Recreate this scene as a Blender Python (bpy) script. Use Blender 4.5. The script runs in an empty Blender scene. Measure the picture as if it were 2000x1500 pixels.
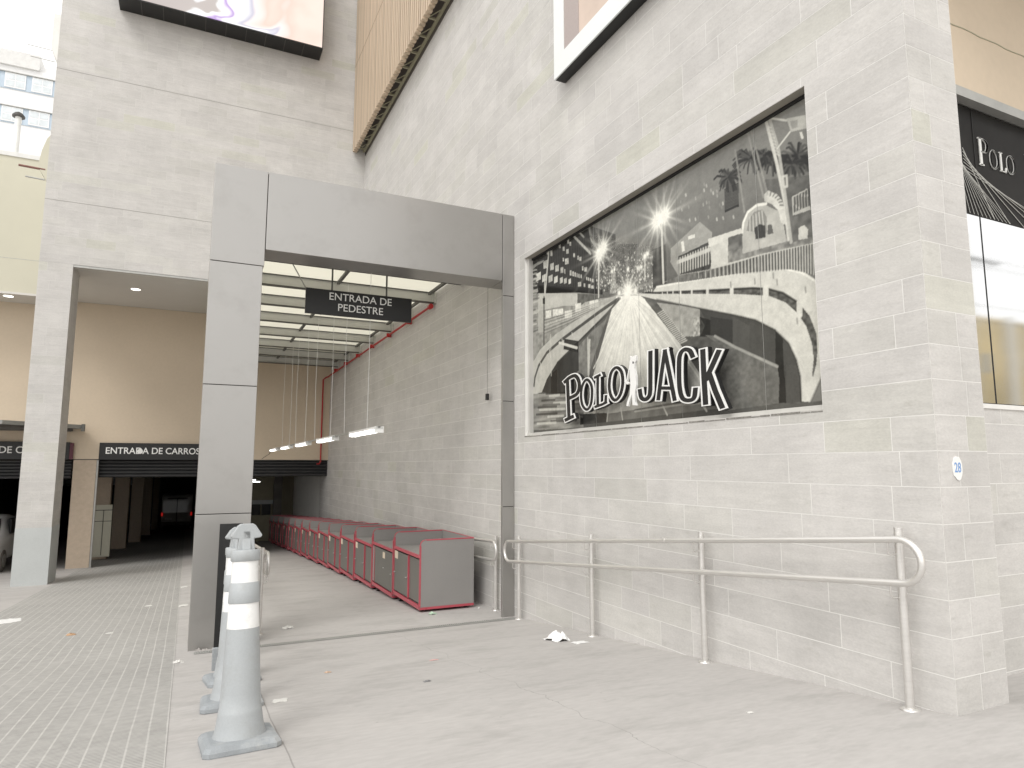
import bpy, bmesh, math, random
import numpy as np
from mathutils import Vector, Matrix
S = bpy.context.scene
C = S.collection
PI = math.pi

# ------------------------------------------------------------------ camera, world, sun, exposure
cd = bpy.data.cameras.new('camera'); cam = bpy.data.objects.new('camera', cd); C.objects.link(cam)
cd.sensor_width = 36; cd.lens = 1300.23 / 2000 * 36
cd.clip_start = 0.05; cd.clip_end = 2000
cam.location = (0, 0, 1.45)
cam.rotation_euler = (math.radians(90 + 7.0246), 0, math.radians(-25.677))
S.camera = cam
S.render.resolution_x = 1024; S.render.resolution_y = 768

W = bpy.data.worlds.new('World'); S.world = W; W.use_nodes = True
nt = W.node_tree; nt.nodes.clear()
wo = nt.nodes.new('ShaderNodeOutputWorld'); bg = nt.nodes.new('ShaderNodeBackground')
sky = nt.nodes.new('ShaderNodeTexSky'); sky.sky_type = 'NISHITA'; sky.sun_disc = False
SUN_EL, SUN_AZ = 50, 226          # degrees; azimuth clockwise from +Y
sky.sun_elevation = math.radians(SUN_EL); sky.sun_rotation = math.radians(SUN_AZ)
sky.air_density = 1.0; sky.dust_density = 3.0; sky.altitude = 700
hs = nt.nodes.new('ShaderNodeHueSaturation'); hs.inputs['Saturation'].default_value = 0.10
# overcast: even out the clear-sky gradient with a plain white cloud deck
mixn = nt.nodes.new('ShaderNodeMix'); mixn.data_type = 'RGBA'; mixn.inputs[0].default_value = 0.72
mixn.inputs[7].default_value = (8.85, 8.7, 8.46, 1)
nt.links.new(sky.outputs[0], hs.inputs['Color']); nt.links.new(hs.outputs[0], mixn.inputs[6])
nt.links.new(mixn.outputs[2], bg.inputs['Color']); bg.inputs['Strength'].default_value = 0.15
nt.links.new(bg.outputs[0], wo.inputs['Surface'])
sl = bpy.data.lights.new('sun', 'SUN'); sl.energy = 1.1; sl.angle = math.radians(24); sl.color = (1, .975, .94)
so = bpy.data.objects.new('sun', sl); C.objects.link(so)
el, az = math.radians(SUN_EL), math.radians(SUN_AZ)
sd = Vector((math.sin(az) * math.cos(el), math.cos(az) * math.cos(el), math.sin(el)))
so.rotation_euler = sd.to_track_quat('Z', 'Y').to_euler()
S.view_settings.view_transform = 'Standard'; S.view_settings.look = 'None'
S.view_settings.exposure = 0.36; S.view_settings.gamma = 1

# ------------------------------------------------------------------ helpers
def lin(c):
    return tuple(((v / 255) / 12.92 if v / 255 <= .04045 else ((v / 255 + .055) / 1.055) ** 2.4) for v in c)

MATS = {}
def mat(name, col, rough=.6, metal=0, var=.08, scale=3, stretch=(1, 1, 1), fine=0, bump=0, emit=None, estr=0, spec=.5, dirt=None, dirt_amt=0, dirt_scale=1.0, coat=0):
    m = bpy.data.materials.new(name); m.use_nodes = True; MATS[name] = m
    t = m.node_tree; b = t.nodes['Principled BSDF']
    b.inputs['Roughness'].default_value = rough; b.inputs['Metallic'].default_value = metal
    b.inputs['Specular IOR Level'].default_value = spec; b.inputs['Coat Weight'].default_value = coat
    tc = t.nodes.new('ShaderNodeTexCoord'); mp = t.nodes.new('ShaderNodeMapping'); mp.inputs['Scale'].default_value = stretch
    t.links.new(tc.outputs['Object'], mp.inputs[0])
    n = t.nodes.new('ShaderNodeTexNoise'); n.inputs['Scale'].default_value = scale; n.inputs['Detail'].default_value = 8; n.inputs['Roughness'].default_value = .62
    t.links.new(mp.outputs[0], n.inputs['Vector'])
    r = t.nodes.new('ShaderNodeMapRange'); r.inputs['From Min'].default_value = .3; r.inputs['From Max'].default_value = .7
    r.inputs['To Min'].default_value = 1 - var; r.inputs['To Max'].default_value = 1 + var
    t.links.new(n.outputs['Fac'], r.inputs[0])
    last = r.outputs[0]
    if fine:
        n2 = t.nodes.new('ShaderNodeTexNoise'); n2.inputs['Scale'].default_value = scale * 22; n2.inputs['Detail'].default_value = 3
        t.links.new(mp.outputs[0], n2.inputs['Vector'])
        r2 = t.nodes.new('ShaderNodeMapRange'); r2.inputs['From Min'].default_value = .3; r2.inputs['From Max'].default_value = .7
        r2.inputs['To Min'].default_value = 1 - fine; r2.inputs['To Max'].default_value = 1 + fine
        t.links.new(n2.outputs['Fac'], r2.inputs[0])
        mm = t.nodes.new('ShaderNodeMath'); mm.operation = 'MULTIPLY'
        t.links.new(last, mm.inputs[0]); t.links.new(r2.outputs[0], mm.inputs[1]); last = mm.outputs[0]
    vm = t.nodes.new('ShaderNodeVectorMath'); vm.operation = 'SCALE'; vm.inputs[0].default_value = col[:3]
    t.links.new(last, vm.inputs['Scale'])
    out = vm.outputs[0]
    if dirt:
        n3 = t.nodes.new('ShaderNodeTexNoise'); n3.inputs['Scale'].default_value = dirt_scale; n3.inputs['Detail'].default_value = 9; n3.inputs['Roughness'].default_value = .7
        t.links.new(mp.outputs[0], n3.inputs['Vector'])
        r3 = t.nodes.new('ShaderNodeMapRange'); r3.inputs['From Min'].default_value = .5; r3.inputs['From Max'].default_value = .72
        r3.inputs['To Max'].default_value = dirt_amt
        t.links.new(n3.outputs['Fac'], r3.inputs[0])
        mx = t.nodes.new('ShaderNodeMix'); mx.data_type = 'RGBA'; mx.inputs[7].default_value = (*dirt, 1)
        t.links.new(r3.outputs[0], mx.inputs[0]); t.links.new(out, mx.inputs[6]); out = mx.outputs[2]
    t.links.new(out, b.inputs['Base Color'])
    if bump:
        bp = t.nodes.new('ShaderNodeBump'); bp.inputs['Strength'].default_value = bump; bp.inputs['Distance'].default_value = .01
        t.links.new(last, bp.inputs['Height']); t.links.new(bp.outputs[0], b.inputs['Normal'])
    if emit:
        b.inputs['Emission Color'].default_value = (*emit, 1); b.inputs['Emission Strength'].default_value = estr
    return m

class MB:
    """collects shapes into one mesh"""
    def __init__(s): s.v = []; s.f = []; s.mi = []; s.sm = []
    def add(s, vs, fs, mi=0, smooth=False):
        o = len(s.v); s.v += [tuple(v) for v in vs]; s.f += [[i + o for i in f] for f in fs]
        s.mi += [mi] * len(fs); s.sm += [smooth] * len(fs); return s
    def box(s, x0, x1, y0, y1, z0, z1, mi=0, M=None):
        vs = [(x, y, z) for x in (x0, x1) for y in (y0, y1) for z in (z0, z1)]
        if M: vs = [tuple(M @ Vector(v)) for v in vs]
        return s.add(vs, [(0, 1, 3, 2), (4, 6, 7, 5), (0, 4, 5, 1), (2, 3, 7, 6), (0, 2, 6, 4), (1, 5, 7, 3)], mi)
    def quad(s, a, b, c, d, mi=0): return s.add([a, b, c, d], [(0, 1, 2, 3)], mi)
    def prism(s, pts, axis, a, b, mi=0):
        """polygon pts in the plane across axis, extruded from a to b"""
        def p(u, v, w):
            return (w, u, v) if axis == 0 else (u, w, v) if axis == 1 else (u, v, w)
        n = len(pts); vs = [p(u, v, a) for u, v in pts] + [p(u, v, b) for u, v in pts]
        fs = [list(range(n))[::-1], list(range(n, 2 * n))] + [(i, (i + 1) % n, n + (i + 1) % n, n + i) for i in range(n)]
        return s.add(vs, fs, mi)
    def tube(s, pts, r, n=10, mi=0, closed=False, cap=True):
        P = [Vector(p) for p in pts]; m = len(P); rings = []
        up = None
        for i in range(m):
            if closed: t = (P[(i + 1) % m] - P[i - 1]).normalized()
            else: t = (P[min(i + 1, m - 1)] - P[max(i - 1, 0)]).normalized()
            if up is None: up = Vector((0, 0, 1)) if abs(t.z) < .9 else Vector((1, 0, 0))
            a = (up - t * up.dot(t)).normalized(); up = a; b = t.cross(a)
            rr = r[i] if isinstance(r, (list, tuple)) else r
            rings.append([P[i] + (a * math.cos(2 * PI * k / n) + b * math.sin(2 * PI * k / n)) * rr for k in range(n)])
        vs = [v for R in rings for v in R]; fs = []
        for i in range(m if closed else m - 1):
            j = (i + 1) % m
            for k in range(n): fs.append((i * n + k, i * n + (k + 1) % n, j * n + (k + 1) % n, j * n + k))
        s.add(vs, fs, mi, True)
        if cap and not closed:
            o = len(s.v)
            s.add(rings[0], [list(range(n))[::-1]], mi); s.add(rings[-1], [list(range(n))], mi)
        return s
    def lathe(s, prof, c=(0, 0, 0), n=28, mi=0, smooth=True):
        vs = [(c[0] + r * math.cos(2 * PI * k / n), c[1] + r * math.sin(2 * PI * k / n), c[2] + z) for r, z in prof for k in range(n)]
        fs = [(i * n + k, i * n + (k + 1) % n, (i + 1) * n + (k + 1) % n, (i + 1) * n + k) for i in range(len(prof) - 1) for k in range(n)]
        s.add(vs, fs, mi, smooth)
        s.add(vs[:n], [list(range(n))[::-1]], mi); s.add(vs[-n:], [list(range(n))], mi)
        return s
    def build(s, name, m, parent=None, bevel=0, loc=None):
        me = bpy.data.meshes.new(name); me.from_pydata(s.v, [], s.f)
        for x in (m if isinstance(m, (list, tuple)) else [m]): me.materials.append(x)
        me.polygons.foreach_set('material_index', s.mi); me.polygons.foreach_set('use_smooth', s.sm)
        me.update()
        o = bpy.data.objects.new(name, me); C.objects.link(o)
        if loc: o.location = loc
        if parent is not None: o.parent = parent
        if bevel:
            b = o.modifiers.new('bevel', 'BEVEL'); b.width = bevel; b.segments = 2; b.limit_method = 'ANGLE'; b.angle_limit = math.radians(50)
        return o

def tag(o, label=None, cat=None, group=None, kind=None):
    if label: o['label'] = label
    if cat: o['category'] = cat
    if group: o['group'] = group
    if kind: o['kind'] = kind
    return o
def thing(name, label, cat, loc=(0, 0, 0), rz=0, group=None):
    o = bpy.data.objects.new(name, None); C.objects.link(o); o.location = loc; o.rotation_euler = (0, 0, rz)
    return tag(o, label, cat, group)
def dup(root, loc, label, rz=None):
    r = root.copy(); C.objects.link(r); r.location = loc; r['label'] = label
    if rz is not None: r.rotation_euler = (0, 0, rz)
    for ch in root.children:
        c = ch.copy(); C.objects.link(c); c.parent = r
        for g in ch.children:
            d = g.copy(); C.objects.link(d); d.parent = c
    return r
def text(name, s, size, m, loc, rot, parent, ext=.004, sx=1, align='CENTER', space=1.0, off=0):
    cu = bpy.data.curves.new(name, 'FONT'); cu.body = s; cu.size = size; cu.extrude = ext; cu.align_x = align; cu.align_y = 'CENTER'
    cu.space_character = space; cu.offset = off
    t = bpy.data.objects.new(name, cu); C.objects.link(t)
    dg = bpy.context.evaluated_depsgraph_get(); me = bpy.data.meshes.new_from_object(t.evaluated_get(dg))
    C.objects.unlink(t); bpy.data.objects.remove(t)
    me.materials.clear(); me.materials.append(m)
    o = bpy.data.objects.new(name, me); C.objects.link(o); o.location = loc; o.rotation_euler = rot; o.scale = (sx, 1, 1)
    if parent is not None: o.parent = parent
    return o

def sm(t): t = max(0., min(1., t)); return t * t * (3 - 2 * t)
def zf(x, y):
    """ground height: a ramp that goes down into the building"""
    y = max(y, .4)
    if y <= 8.47: return -.0995 * (y - 2.57)
    k = sm((.9 - x) / 1.6); s = .05 + .013 * k; z = -.587 + .02 * sm((y - 8.47) / 1.)
    y1 = min(y, 18.4); z -= s * (y1 - 8.47)
    if y > 18.4: z -= .052 * (min(y, 75) - 18.4)
    return z

# ------------------------------------------------------------------ materials
joint = mat('light_grout', (.76, .75, .72), .8, var=.05)
joint_far = mat('grey_grout', (.61, .60, .575), .8, var=.05)
def stone_mat(name):
    m = bpy.data.materials.new(name); m.use_nodes = True; t = m.node_tree; b = t.nodes['Principled BSDF']
    b.inputs['Roughness'].default_value = .55; b.inputs['Specular IOR Level'].default_value = .35
    N = t.nodes.new; L = t.links.new
    at = N('ShaderNodeAttribute'); at.attribute_name = 'tile'            # x: tone, y: tint, z: offset
    sp = N('ShaderNodeSeparateXYZ'); L(at.outputs['Vector'], sp.inputs[0])
    tc = N('ShaderNodeTexCoord')
    off = N('ShaderNodeCombineXYZ')
    ml = N('ShaderNodeMath'); ml.operation = 'MULTIPLY'; ml.inputs[1].default_value = 37; L(sp.outputs[2], ml.inputs[0])
    L(ml.outputs[0], off.inputs[0]); L(ml.outputs[0], off.inputs[1]); L(ml.outputs[0], off.inputs[2])
    ad = N('ShaderNodeVectorMath'); L(tc.outputs['Object'], ad.inputs[0]); L(off.outputs[0], ad.inputs[1])
    def noise(stretch, scale, det, vec, lo, hi, a=.3, bb=.7):
        mp = N('ShaderNodeMapping'); mp.inputs['Scale'].default_value = stretch; L(vec, mp.inputs[0])
        n = N('ShaderNodeTexNoise'); n.inputs['Scale'].default_value = scale; n.inputs['Detail'].default_value = det; n.inputs['Roughness'].default_value = .65
        L(mp.outputs[0], n.inputs['Vector'])
        r = N('ShaderNodeMapRange'); r.inputs[1].default_value = a; r.inputs[2].default_value = bb; r.inputs[3].default_value = lo; r.inputs[4].default_value = hi
        L(n.outputs['Fac'], r.inputs[0]); return r.outputs[0]
    streak = noise((1.3, 1.3, 11), 2.2, 8, ad.outputs[0], .93, 1.05)     # cross-cut veining along each tile
    blot = noise((1, 1, 1.6), 1.6, 10, tc.outputs['Object'], .90, 1.07)
    grain = noise((2, 2, 4), 22, 7, ad.outputs[0], .90, 1.07)
    drip = noise((4, 4, .35), 1.0, 7, tc.outputs['Object'], .97, 1.03)
    tone = N('ShaderNodeMapRange'); tone.inputs[3].default_value = .95; tone.inputs[4].default_value = 1.04; L(sp.outputs[0], tone.inputs[0])
    cur = tone.outputs[0]
    for o in (streak, blot, grain, drip):
        mm = N('ShaderNodeMath'); mm.operation = 'MULTIPLY'; L(cur, mm.inputs[0]); L(o, mm.inputs[1]); cur = mm.outputs[0]
    rp = N('ShaderNodeValToRGB'); e = rp.color_ramp.elements
    e[0].position = 0; e[0].color = (.572, .556, .535, 1); e[1].position = 1; e[1].color = (.54, .535, .47, 1)
    x = rp.color_ramp.elements.new(.62); x.color = (.568, .553, .53, 1)
    x = rp.color_ramp.elements.new(.95); x.color = (.56, .548, .515, 1)
    L(sp.outputs[1], rp.inputs[0])
    vm = N('ShaderNodeVectorMath'); vm.operation = 'SCALE'; L(rp.outputs[0], vm.inputs[0]); L(cur, vm.inputs['Scale'])
    # thin dark veins and chips in a few places
    vn = noise((1.2, 1.2, 4), 4.5, 12, ad.outputs[0], 0, .34, .585, .74)
    mx = N('ShaderNodeMix'); mx.data_type = 'RGBA'; mx.inputs[7].default_value = (.32, .31, .27, 1)
    L(vn, mx.inputs[0]); L(vm.outputs[0], mx.inputs[6]); L(mx.outputs[2], b.inputs['Base Color'])
    bp = N('ShaderNodeBump'); bp.inputs['Strength'].default_value = .35; bp.inputs['Distance'].default_value = .004; L(cur, bp.inputs['Height']); L(bp.outputs[0], b.inputs['Normal'])
    return m
stone = stone_mat('grey_stone_tile')
concrete = mat('smooth_concrete', (.445, .428, .412), .75, var=.06, scale=.6, stretch=(.8, 2.2, 1), fine=.05, bump=.15, dirt=(.27, .26, .245), dirt_amt=.5, dirt_scale=1.7)
acm = mat('silver_composite_panel', (.40, .39, .375), .36, metal=.78, var=.015, scale=.8, bump=.25, dirt=(.25, .24, .22), dirt_amt=.22, dirt_scale=2.5)
acm_gap = mat('dark_panel_joint', (.06, .06, .055), .8)
black = mat('black_sheet', (.012, .012, .012), .45, var=.15)
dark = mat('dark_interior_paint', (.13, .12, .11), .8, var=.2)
offblack = mat('black_shutter', (.02, .02, .021), .5)
white = mat('white_lettering', (.82, .82, .80), .45, var=.02)
beige = mat('beige_plaster', (.61, .51, .39), .8, var=.035, scale=.7, fine=.02)
beige_rough = mat('rough_beige_render', (.50, .41, .32), .95, var=.08, scale=9, fine=.12, bump=1.2)
beige_pale = mat('pale_beige_plaster', (.56, .54, .44), .85, var=.04, scale=.5)
soffit_m = mat('white_soffit', (.62, .60, .565), .7, var=.02)
greypaint = mat('grey_painted_render', (.47, .49, .485), .6, var=.04, scale=2, fine=.03)
steel = mat('brushed_stainless', (.74, .725, .70), .34, metal=.72, var=.05, scale=6, stretch=(1, 1, 8))
galv = mat('galvanised_steel', (.42, .42, .40), .5, metal=.6, var=.08, scale=8)
beam_m = mat('grey_beam_paint', (.60, .60, .56), .6, var=.05, scale=3)
beam_dark = mat('dark_beam_flange', (.10, .10, .09), .6)
red = mat('red_pipe_paint', (.42, .018, .02), .4, var=.06)
redge = mat('red_edge_band', (.44, .075, .10), .35, var=.1, scale=6)
lamin = mat('grey_laminate', (.26, .25, .24), .5, var=.04, scale=2, fine=.02)
lamin2 = mat('grey_laminate_door', (.15, .145, .13), .5, var=.06, scale=2, fine=.03)
paper = mat('white_paper', (.64, .63, .60), .8, var=.05, scale=20)
cream = mat('cream_label', (.66, .56, .44), .7, var=.05)
cone_g = mat('grey_cone_plastic', (.385, .405, .415), .5, var=.05, scale=5, fine=.03, dirt=(.26, .26, .25), dirt_amt=.55, dirt_scale=5)
cone_w = mat('white_reflective_band', (.80, .80, .79), .35, var=.04, scale=9, dirt=(.42, .42, .40), dirt_amt=.5, dirt_scale=9)
rubber = mat('grey_rubber_base', (.30, .32, .335), .8, var=.12, scale=8, fine=.06, bump=.4, dirt=(.5, .5, .48), dirt_amt=.6, dirt_scale=6)
wood = mat('honey_timber_batten', (.54, .43, .315), .6, var=.14, scale=1.2, stretch=(6, 6, .7))
olive = mat('olive_steel_frame', (.36, .34, .24), .55, var=.06)
tube_on = mat('lit_tube', (.9, .9, .9), .4, emit=(1, .98, .93), estr=2.6)
lamp_on = mat('lit_downlight', (.9, .9, .9), .4, emit=(1, .97, .9), estr=3)
lampw = mat('white_lamp_housing', (.75, .75, .73), .4)

# ------------------------------------------------------------------ ground
def grid_sheet(xs, ys, dz):
    mb = MB(); n = len(ys)
    vs = [(x, y, zf(x, y) + dz) for x in xs for y in ys]
    fs = [(i * n + j, (i + 1) * n + j, (i + 1) * n + j + 1, i * n + j + 1) for i in range(len(xs) - 1) for j in range(n - 1)]
    return mb.add(vs, fs, 0, True)
xs = [-400, -120, -40, -15, -8, -5, -4, -3, -2, -1.5, -1, -.7, -.4, -.1, .2, .5, .9, 1.4, 2, 3, 4, 5, 7, 12, 40, 120, 400]
ys = [-400, -100, -30, -10, -3, 0, .4, 1, 2, 2.57, 3.5, 5, 6.5, 7.5, 8.2, 8.47, 8.7, 9, 9.3, 9.7, 10.2, 11, 12, 13, 14, 15, 16, 17, 18, 18.4, 19, 20, 21, 22, 23, 25, 28, 32, 36, 40, 50, 60, 75, 120, 400]
t = concrete.node_tree; N = t.nodes.new; L = t.links.new
tcg = N('ShaderNodeTexCoord'); spg = N('ShaderNodeSeparateXYZ'); L(tcg.outputs['Object'], spg.inputs[0])
def mg(op, p, q=None):
    n_ = N('ShaderNodeMath'); n_.operation = op
    for i_, v_ in enumerate((p, q)):
        if v_ is None: continue
        if isinstance(v_, (int, float)): n_.inputs[i_].default_value = v_
        else: L(v_, n_.inputs[i_])
    return n_.outputs[0]
wb = N('ShaderNodeTexNoise'); wb.inputs['Scale'].default_value = 2.3; wb.inputs['Detail'].default_value = 6; L(tcg.outputs['Object'], wb.inputs['Vector'])
wob_ = mg('MULTIPLY', mg('SUBTRACT', wb.outputs['Fac'], .5), .09)
def seam_at(axis, pos, w, wk=1.0):
    return mg('LESS_THAN', mg('ABSOLUTE', mg('SUBTRACT', mg('ADD', spg.outputs[axis], mg('MULTIPLY', wob_, wk)), pos)), w)
near = mg('LESS_THAN', spg.outputs[1], 8.1)
s_all = mg('MULTIPLY', mg('MAXIMUM', seam_at(0, .585, .0045, .35), mg('MAXIMUM', mg('MULTIPLY', seam_at(0, 2.35, .0028, 3.5), .8), mg('MULTIPLY', seam_at(1, 5.1, .003, 2.5), .5))), near)
vc = N('ShaderNodeTexVoronoi'); vc.inputs['Scale'].default_value = 5.5; L(tcg.outputs['Object'], vc.inputs['Vector'])
spt = mg('MULTIPLY', mg('LESS_THAN', vc.outputs['Distance'], .055), mg('GREATER_THAN', wb.outputs['Fac'], .5))
pr = t.nodes['Principled BSDF']; src = pr.inputs['Base Color'].links[0].from_socket
mx1 = N('ShaderNodeMix'); mx1.data_type = 'RGBA'; mx1.inputs[7].default_value = (.20, .19, .18, 1); L(mg('MULTIPLY', mg('MAXIMUM', s_all, mg('MULTIPLY', spt, .5)), .6), mx1.inputs[0]); L(src, mx1.inputs[6]); L(mx1.outputs[2], pr.inputs['Base Color'])
g = grid_sheet(xs, ys, 0).build('ground', concrete); g['kind'] = 'structure'
# ribbed driveway tiles: light joints every 106 mm running into the building, fine cross ribs
rm = bpy.data.materials.new('ribbed_paving_tile'); rm.use_nodes = True
t = rm.node_tree; b = t.nodes['Principled BSDF']; b.inputs['Roughness'].default_value = .75; N = t.nodes.new; L = t.links.new
tc = N('ShaderNodeTexCoord'); sp = N('ShaderNodeSeparateXYZ'); L(tc.outputs['Object'], sp.inputs[0])
def mth(op, a, b_=None):
    n = N('ShaderNodeMath'); n.operation = op
    for i, v in enumerate((a, b_)):
        if v is None: continue
        if isinstance(v, (int, float)): n.inputs[i].default_value = v
        else: L(v, n.inputs[i])
    return n.outputs[0]
wob = N('ShaderNodeTexNoise'); wob.inputs['Scale'].default_value = 1.3; wob.inputs['Detail'].default_value = 2; L(tc.outputs['Object'], wob.inputs['Vector'])
xx = mth('ADD', sp.outputs[0], mth('MULTIPLY', mth('SUBTRACT', wob.outputs['Fac'], .5), .012))
fx = mth('FRACT', mth('DIVIDE', mth('ADD', xx, 100.0), .1055))
jn = mth('LESS_THAN', mth('ABSOLUTE', mth('SUBTRACT', fx, .5)), .052)
fy = mth('FRACT', mth('DIVIDE', mth('ADD', sp.outputs[1], 100.0), .0300))
rib = mth('LESS_THAN', fy, .42)
cr = mth('LESS_THAN', mth('FRACT', mth('DIVIDE', mth('ADD', sp.outputs[1], 100.0), .211)), .028)
n1 = N('ShaderNodeTexNoise'); n1.inputs['Scale'].default_value = .9; n1.inputs['Detail'].default_value = 9; n1.inputs['Roughness'].default_value = .7; L(tc.outputs['Object'], n1.inputs['Vector'])
wear = N('ShaderNodeMapRange'); wear.inputs[1].default_value = .38; wear.inputs[2].default_value = .62; wear.inputs[3].default_value = .15; wear.inputs[4].default_value = 1; L(n1.outputs['Fac'], wear.inputs[0])
n2 = N('ShaderNodeTexNoise'); n2.inputs['Scale'].default_value = 14; n2.inputs['Detail'].default_value = 6; L(tc.outputs['Object'], n2.inputs['Vector'])
v = N('ShaderNodeMapRange'); v.inputs[1].default_value = .3; v.inputs[2].default_value = .7; v.inputs[3].default_value = .90; v.inputs[4].default_value = 1.08; L(n2.outputs['Fac'], v.inputs[0])
v2 = N('ShaderNodeMapRange'); v2.inputs[1].default_value = .3; v2.inputs[2].default_value = .7; v2.inputs[3].default_value = .90; v2.inputs[4].default_value = 1.07; L(n1.outputs['Fac'], v2.inputs[0])
m1 = N('ShaderNodeMix'); m1.data_type = 'RGBA'; m1.inputs[6].default_value = (.415, .405, .385, 1); m1.inputs[7].default_value = (.20, .197, .187, 1); L(mth('MULTIPLY', rib, wear.outputs[0]), m1.inputs[0])
m2 = N('ShaderNodeMix'); m2.data_type = 'RGBA'; m2.inputs[7].default_value = (.50, .49, .465, 1); L(mth('MULTIPLY', jn, .85), m2.inputs[0]); L(m1.outputs[2], m2.inputs[6])
m3 = N('ShaderNodeMix'); m3.data_type = 'RGBA'; m3.inputs[7].default_value = (.44, .43, .41, 1); L(mth('MULTIPLY', cr, .45), m3.inputs[0]); L(m2.outputs[2], m3.inputs[6])
vm = N('ShaderNodeVectorMath'); vm.operation = 'SCALE'; L(m3.outputs[2], vm.inputs[0]); L(mth('MULTIPLY', v.outputs[0], v2.outputs[0]), vm.inputs['Scale']); L(vm.outputs[0], b.inputs['Base Color'])
bp = N('ShaderNodeBump'); bp.inputs['Strength'].default_value = .25; bp.inputs['Distance'].default_value = .003; L(mth('SUBTRACT', 1.0, mth('MULTIPLY', rib, wear.outputs[0])), bp.inputs['Height']); L(bp.outputs[0], b.inputs['Normal'])
g = grid_sheet([-2.62, -2.3, -1.8, -1.3, -.9, -.6, -.4, -.2, -.035], [y for y in ys if .4 <= y <= 75], .004).build('ribbed_paving', rm); g['kind'] = 'structure'

# ------------------------------------------------------------------ tiled walls
seam_m = mat('grey_movement_joint', (.33, .32, .30), .8)
CH = .2225; Z0 = 1.5435 - CH * 40
def tiles(name, P0, U, N_, u0, u1, v0, v1, holes, parent, seed=1, back=None, lo=.45, hi=1.25, dark_joints=(), grout=None):
    """stone cladding: real tiles of random length, courses of 222 mm, 4 mm joints; point = P0 + u*U + v*Z"""
    rng = random.Random(seed); P0, U, N_ = Vector(P0), Vector(U), Vector(N_); Zv = Vector((0, 0, 1))
    mb = MB(); att = []; g = .003
    def P(u, v, o): return P0 + U * u + Zv * v + N_ * o
    flip = U.cross(Zv).dot(N_) < 0
    def put(a, b_, c, d, o, mi, at):
        q = [P(a, c, o), P(b_, c, o), P(b_, d, o), P(a, d, o)]
        if flip: q = q[::-1]
        mb.add(q, [(0, 1, 2, 3)], mi); att.append(at)
    k = int((v0 - Z0) // CH)
    while Z0 + k * CH < v1:
        c0, c1 = Z0 + k * CH, Z0 + (k + 1) * CH; k += 1
        cuts = [u0]; u = u0 - rng.random() * hi
        js = []
        while u < u1:
            u += rng.uniform(lo, hi); js.append(u)
        js = [j for j in js if u0 + .12 < j < u1 - .12]
        ats = {}
        vs = sorted({max(c0, v0), min(c1, v1), *[h for H in holes for h in H[2:4] if max(c0, v0) < h < min(c1, v1)]})
        for a, b_ in zip(vs[:-1], vs[1:]):
            if b_ - a < .004: continue
            mid = (a + b_) / 2; segs = [(u0, u1)]
            for H in holes:
                if H[2] < mid < H[3]:
                    ns = []
                    for s0, s1 in segs:
                        if H[0] > s0: ns.append((s0, min(s1, H[0])))
                        if H[1] < s1: ns.append((max(s0, H[1]), s1))
                    segs = [q for q in ns if q[1] - q[0] > .005]
            gb = g if a == c0 else 0; gt = g if b_ == c1 else 0
            for s0, s1 in segs:
                e = [s0] + [j for j in js if s0 + .01 < j < s1 - .01] + [s1]
                for p, q in zip(e[:-1], e[1:]):
                    key = sum(1 for j in js if j <= p + 1e-6)
                    if key not in ats:
                        ats[key] = (rng.random(), min(1, rng.random() ** 1.3), rng.random())
                    put(p + (g if p in js or p == s0 else 0), q - (g if q in js or q == s1 else 0), a + gb, b_ - gt, 0, 1, ats[key])
                put(s0, s1, a, b_, -.0008, 0, (.5, .5, .5))
    for z in dark_joints:
        put(u0, u1, z - .007, z + .007, .002, 2, (0, 0, 0))
    o = mb.build(name, [grout or joint, stone, seam_m], parent)
    at = o.data.attributes.new('tile', 'FLOAT_VECTOR', 'FACE'); at.data.foreach_set('vector', [c for a in att for c in a])
    return o

AX = 4.113; FY = 18.4; BY = 22.6
HM = (3.36, 8.15, 1.86, 4.36)                                       # mural window: y0 y1 z0 z1
bld = thing('stone_clad_building', 'pale grey stone-clad commercial building with car and pedestrian entrances', 'building')
# body masses behind the cladding
mb = MB()
mb.box(AX + .004, 4.625, 2.562, HM[0], -4, 17)
mb.box(AX + .004, 4.625, HM[0], HM[1], -4, HM[2]).box(AX + .004, 4.625, HM[0], HM[1], HM[3], 17)
mb.box(AX + .004, 4.625, HM[1], 76, -6, 17)
mb.build('side_wall', joint, bld)
tiles('side_wall_cladding', (AX, 0, 0), (0, 1, 0), (-1, 0, 0), 2.557, 24, -1.6, 16.6, [HM], bld, 7)
tiles('corner_pier_cladding', (0, 2.557, 0), (1, 0, 0), (0, -1, 0), AX, 4.628, -.1, 16.6, [], bld, 9, lo=.18, hi=.4)
# facade over the car entrance, support pillar
MB().box(-3.42, AX, FY + .004, BY + .4, 6.222, 17).build('upper_block', joint, bld)
tiles('facade_cladding', (0, FY, 0), (1, 0, 0), (0, -1, 0), -3.423, AX, 6.218, 16.6, [], bld, 21, dark_joints=(7.74, 11.05), lo=.5, hi=1.2, grout=joint_far)
MB().box(-3.42, -2.75, FY + .004, 19.43, -2.5, 6.218).build('support_pillar', joint, bld)
tiles('support_pillar_cladding', (0, FY, 0), (1, 0, 0), (0, -1, 0), -3.423, -2.747, .07, 6.218, [], bld, 23, lo=.3, hi=.8, grout=joint_far)
tiles('support_pillar_cladding', (-2.747, 0, 0), (0, 1, 0), (1, 0, 0), FY, 19.433, .07, 6.218, [], bld, 25, lo=.3, hi=.8, grout=joint_far)
MB().box(-3.426, -2.742, FY - .004, 19.436, -2.4, .07).build('painted_plinth', greypaint, bld)
MB().box(-3.4, AX - .002, FY + .02, BY + .3, 6.205, 6.2205).build('soffit', soffit_m, bld)
MB().box(-2.75, AX - .002, FY + .01, FY + .06, 6.16, 6.215).build('soffit_edge_trim', galv, bld)
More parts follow.
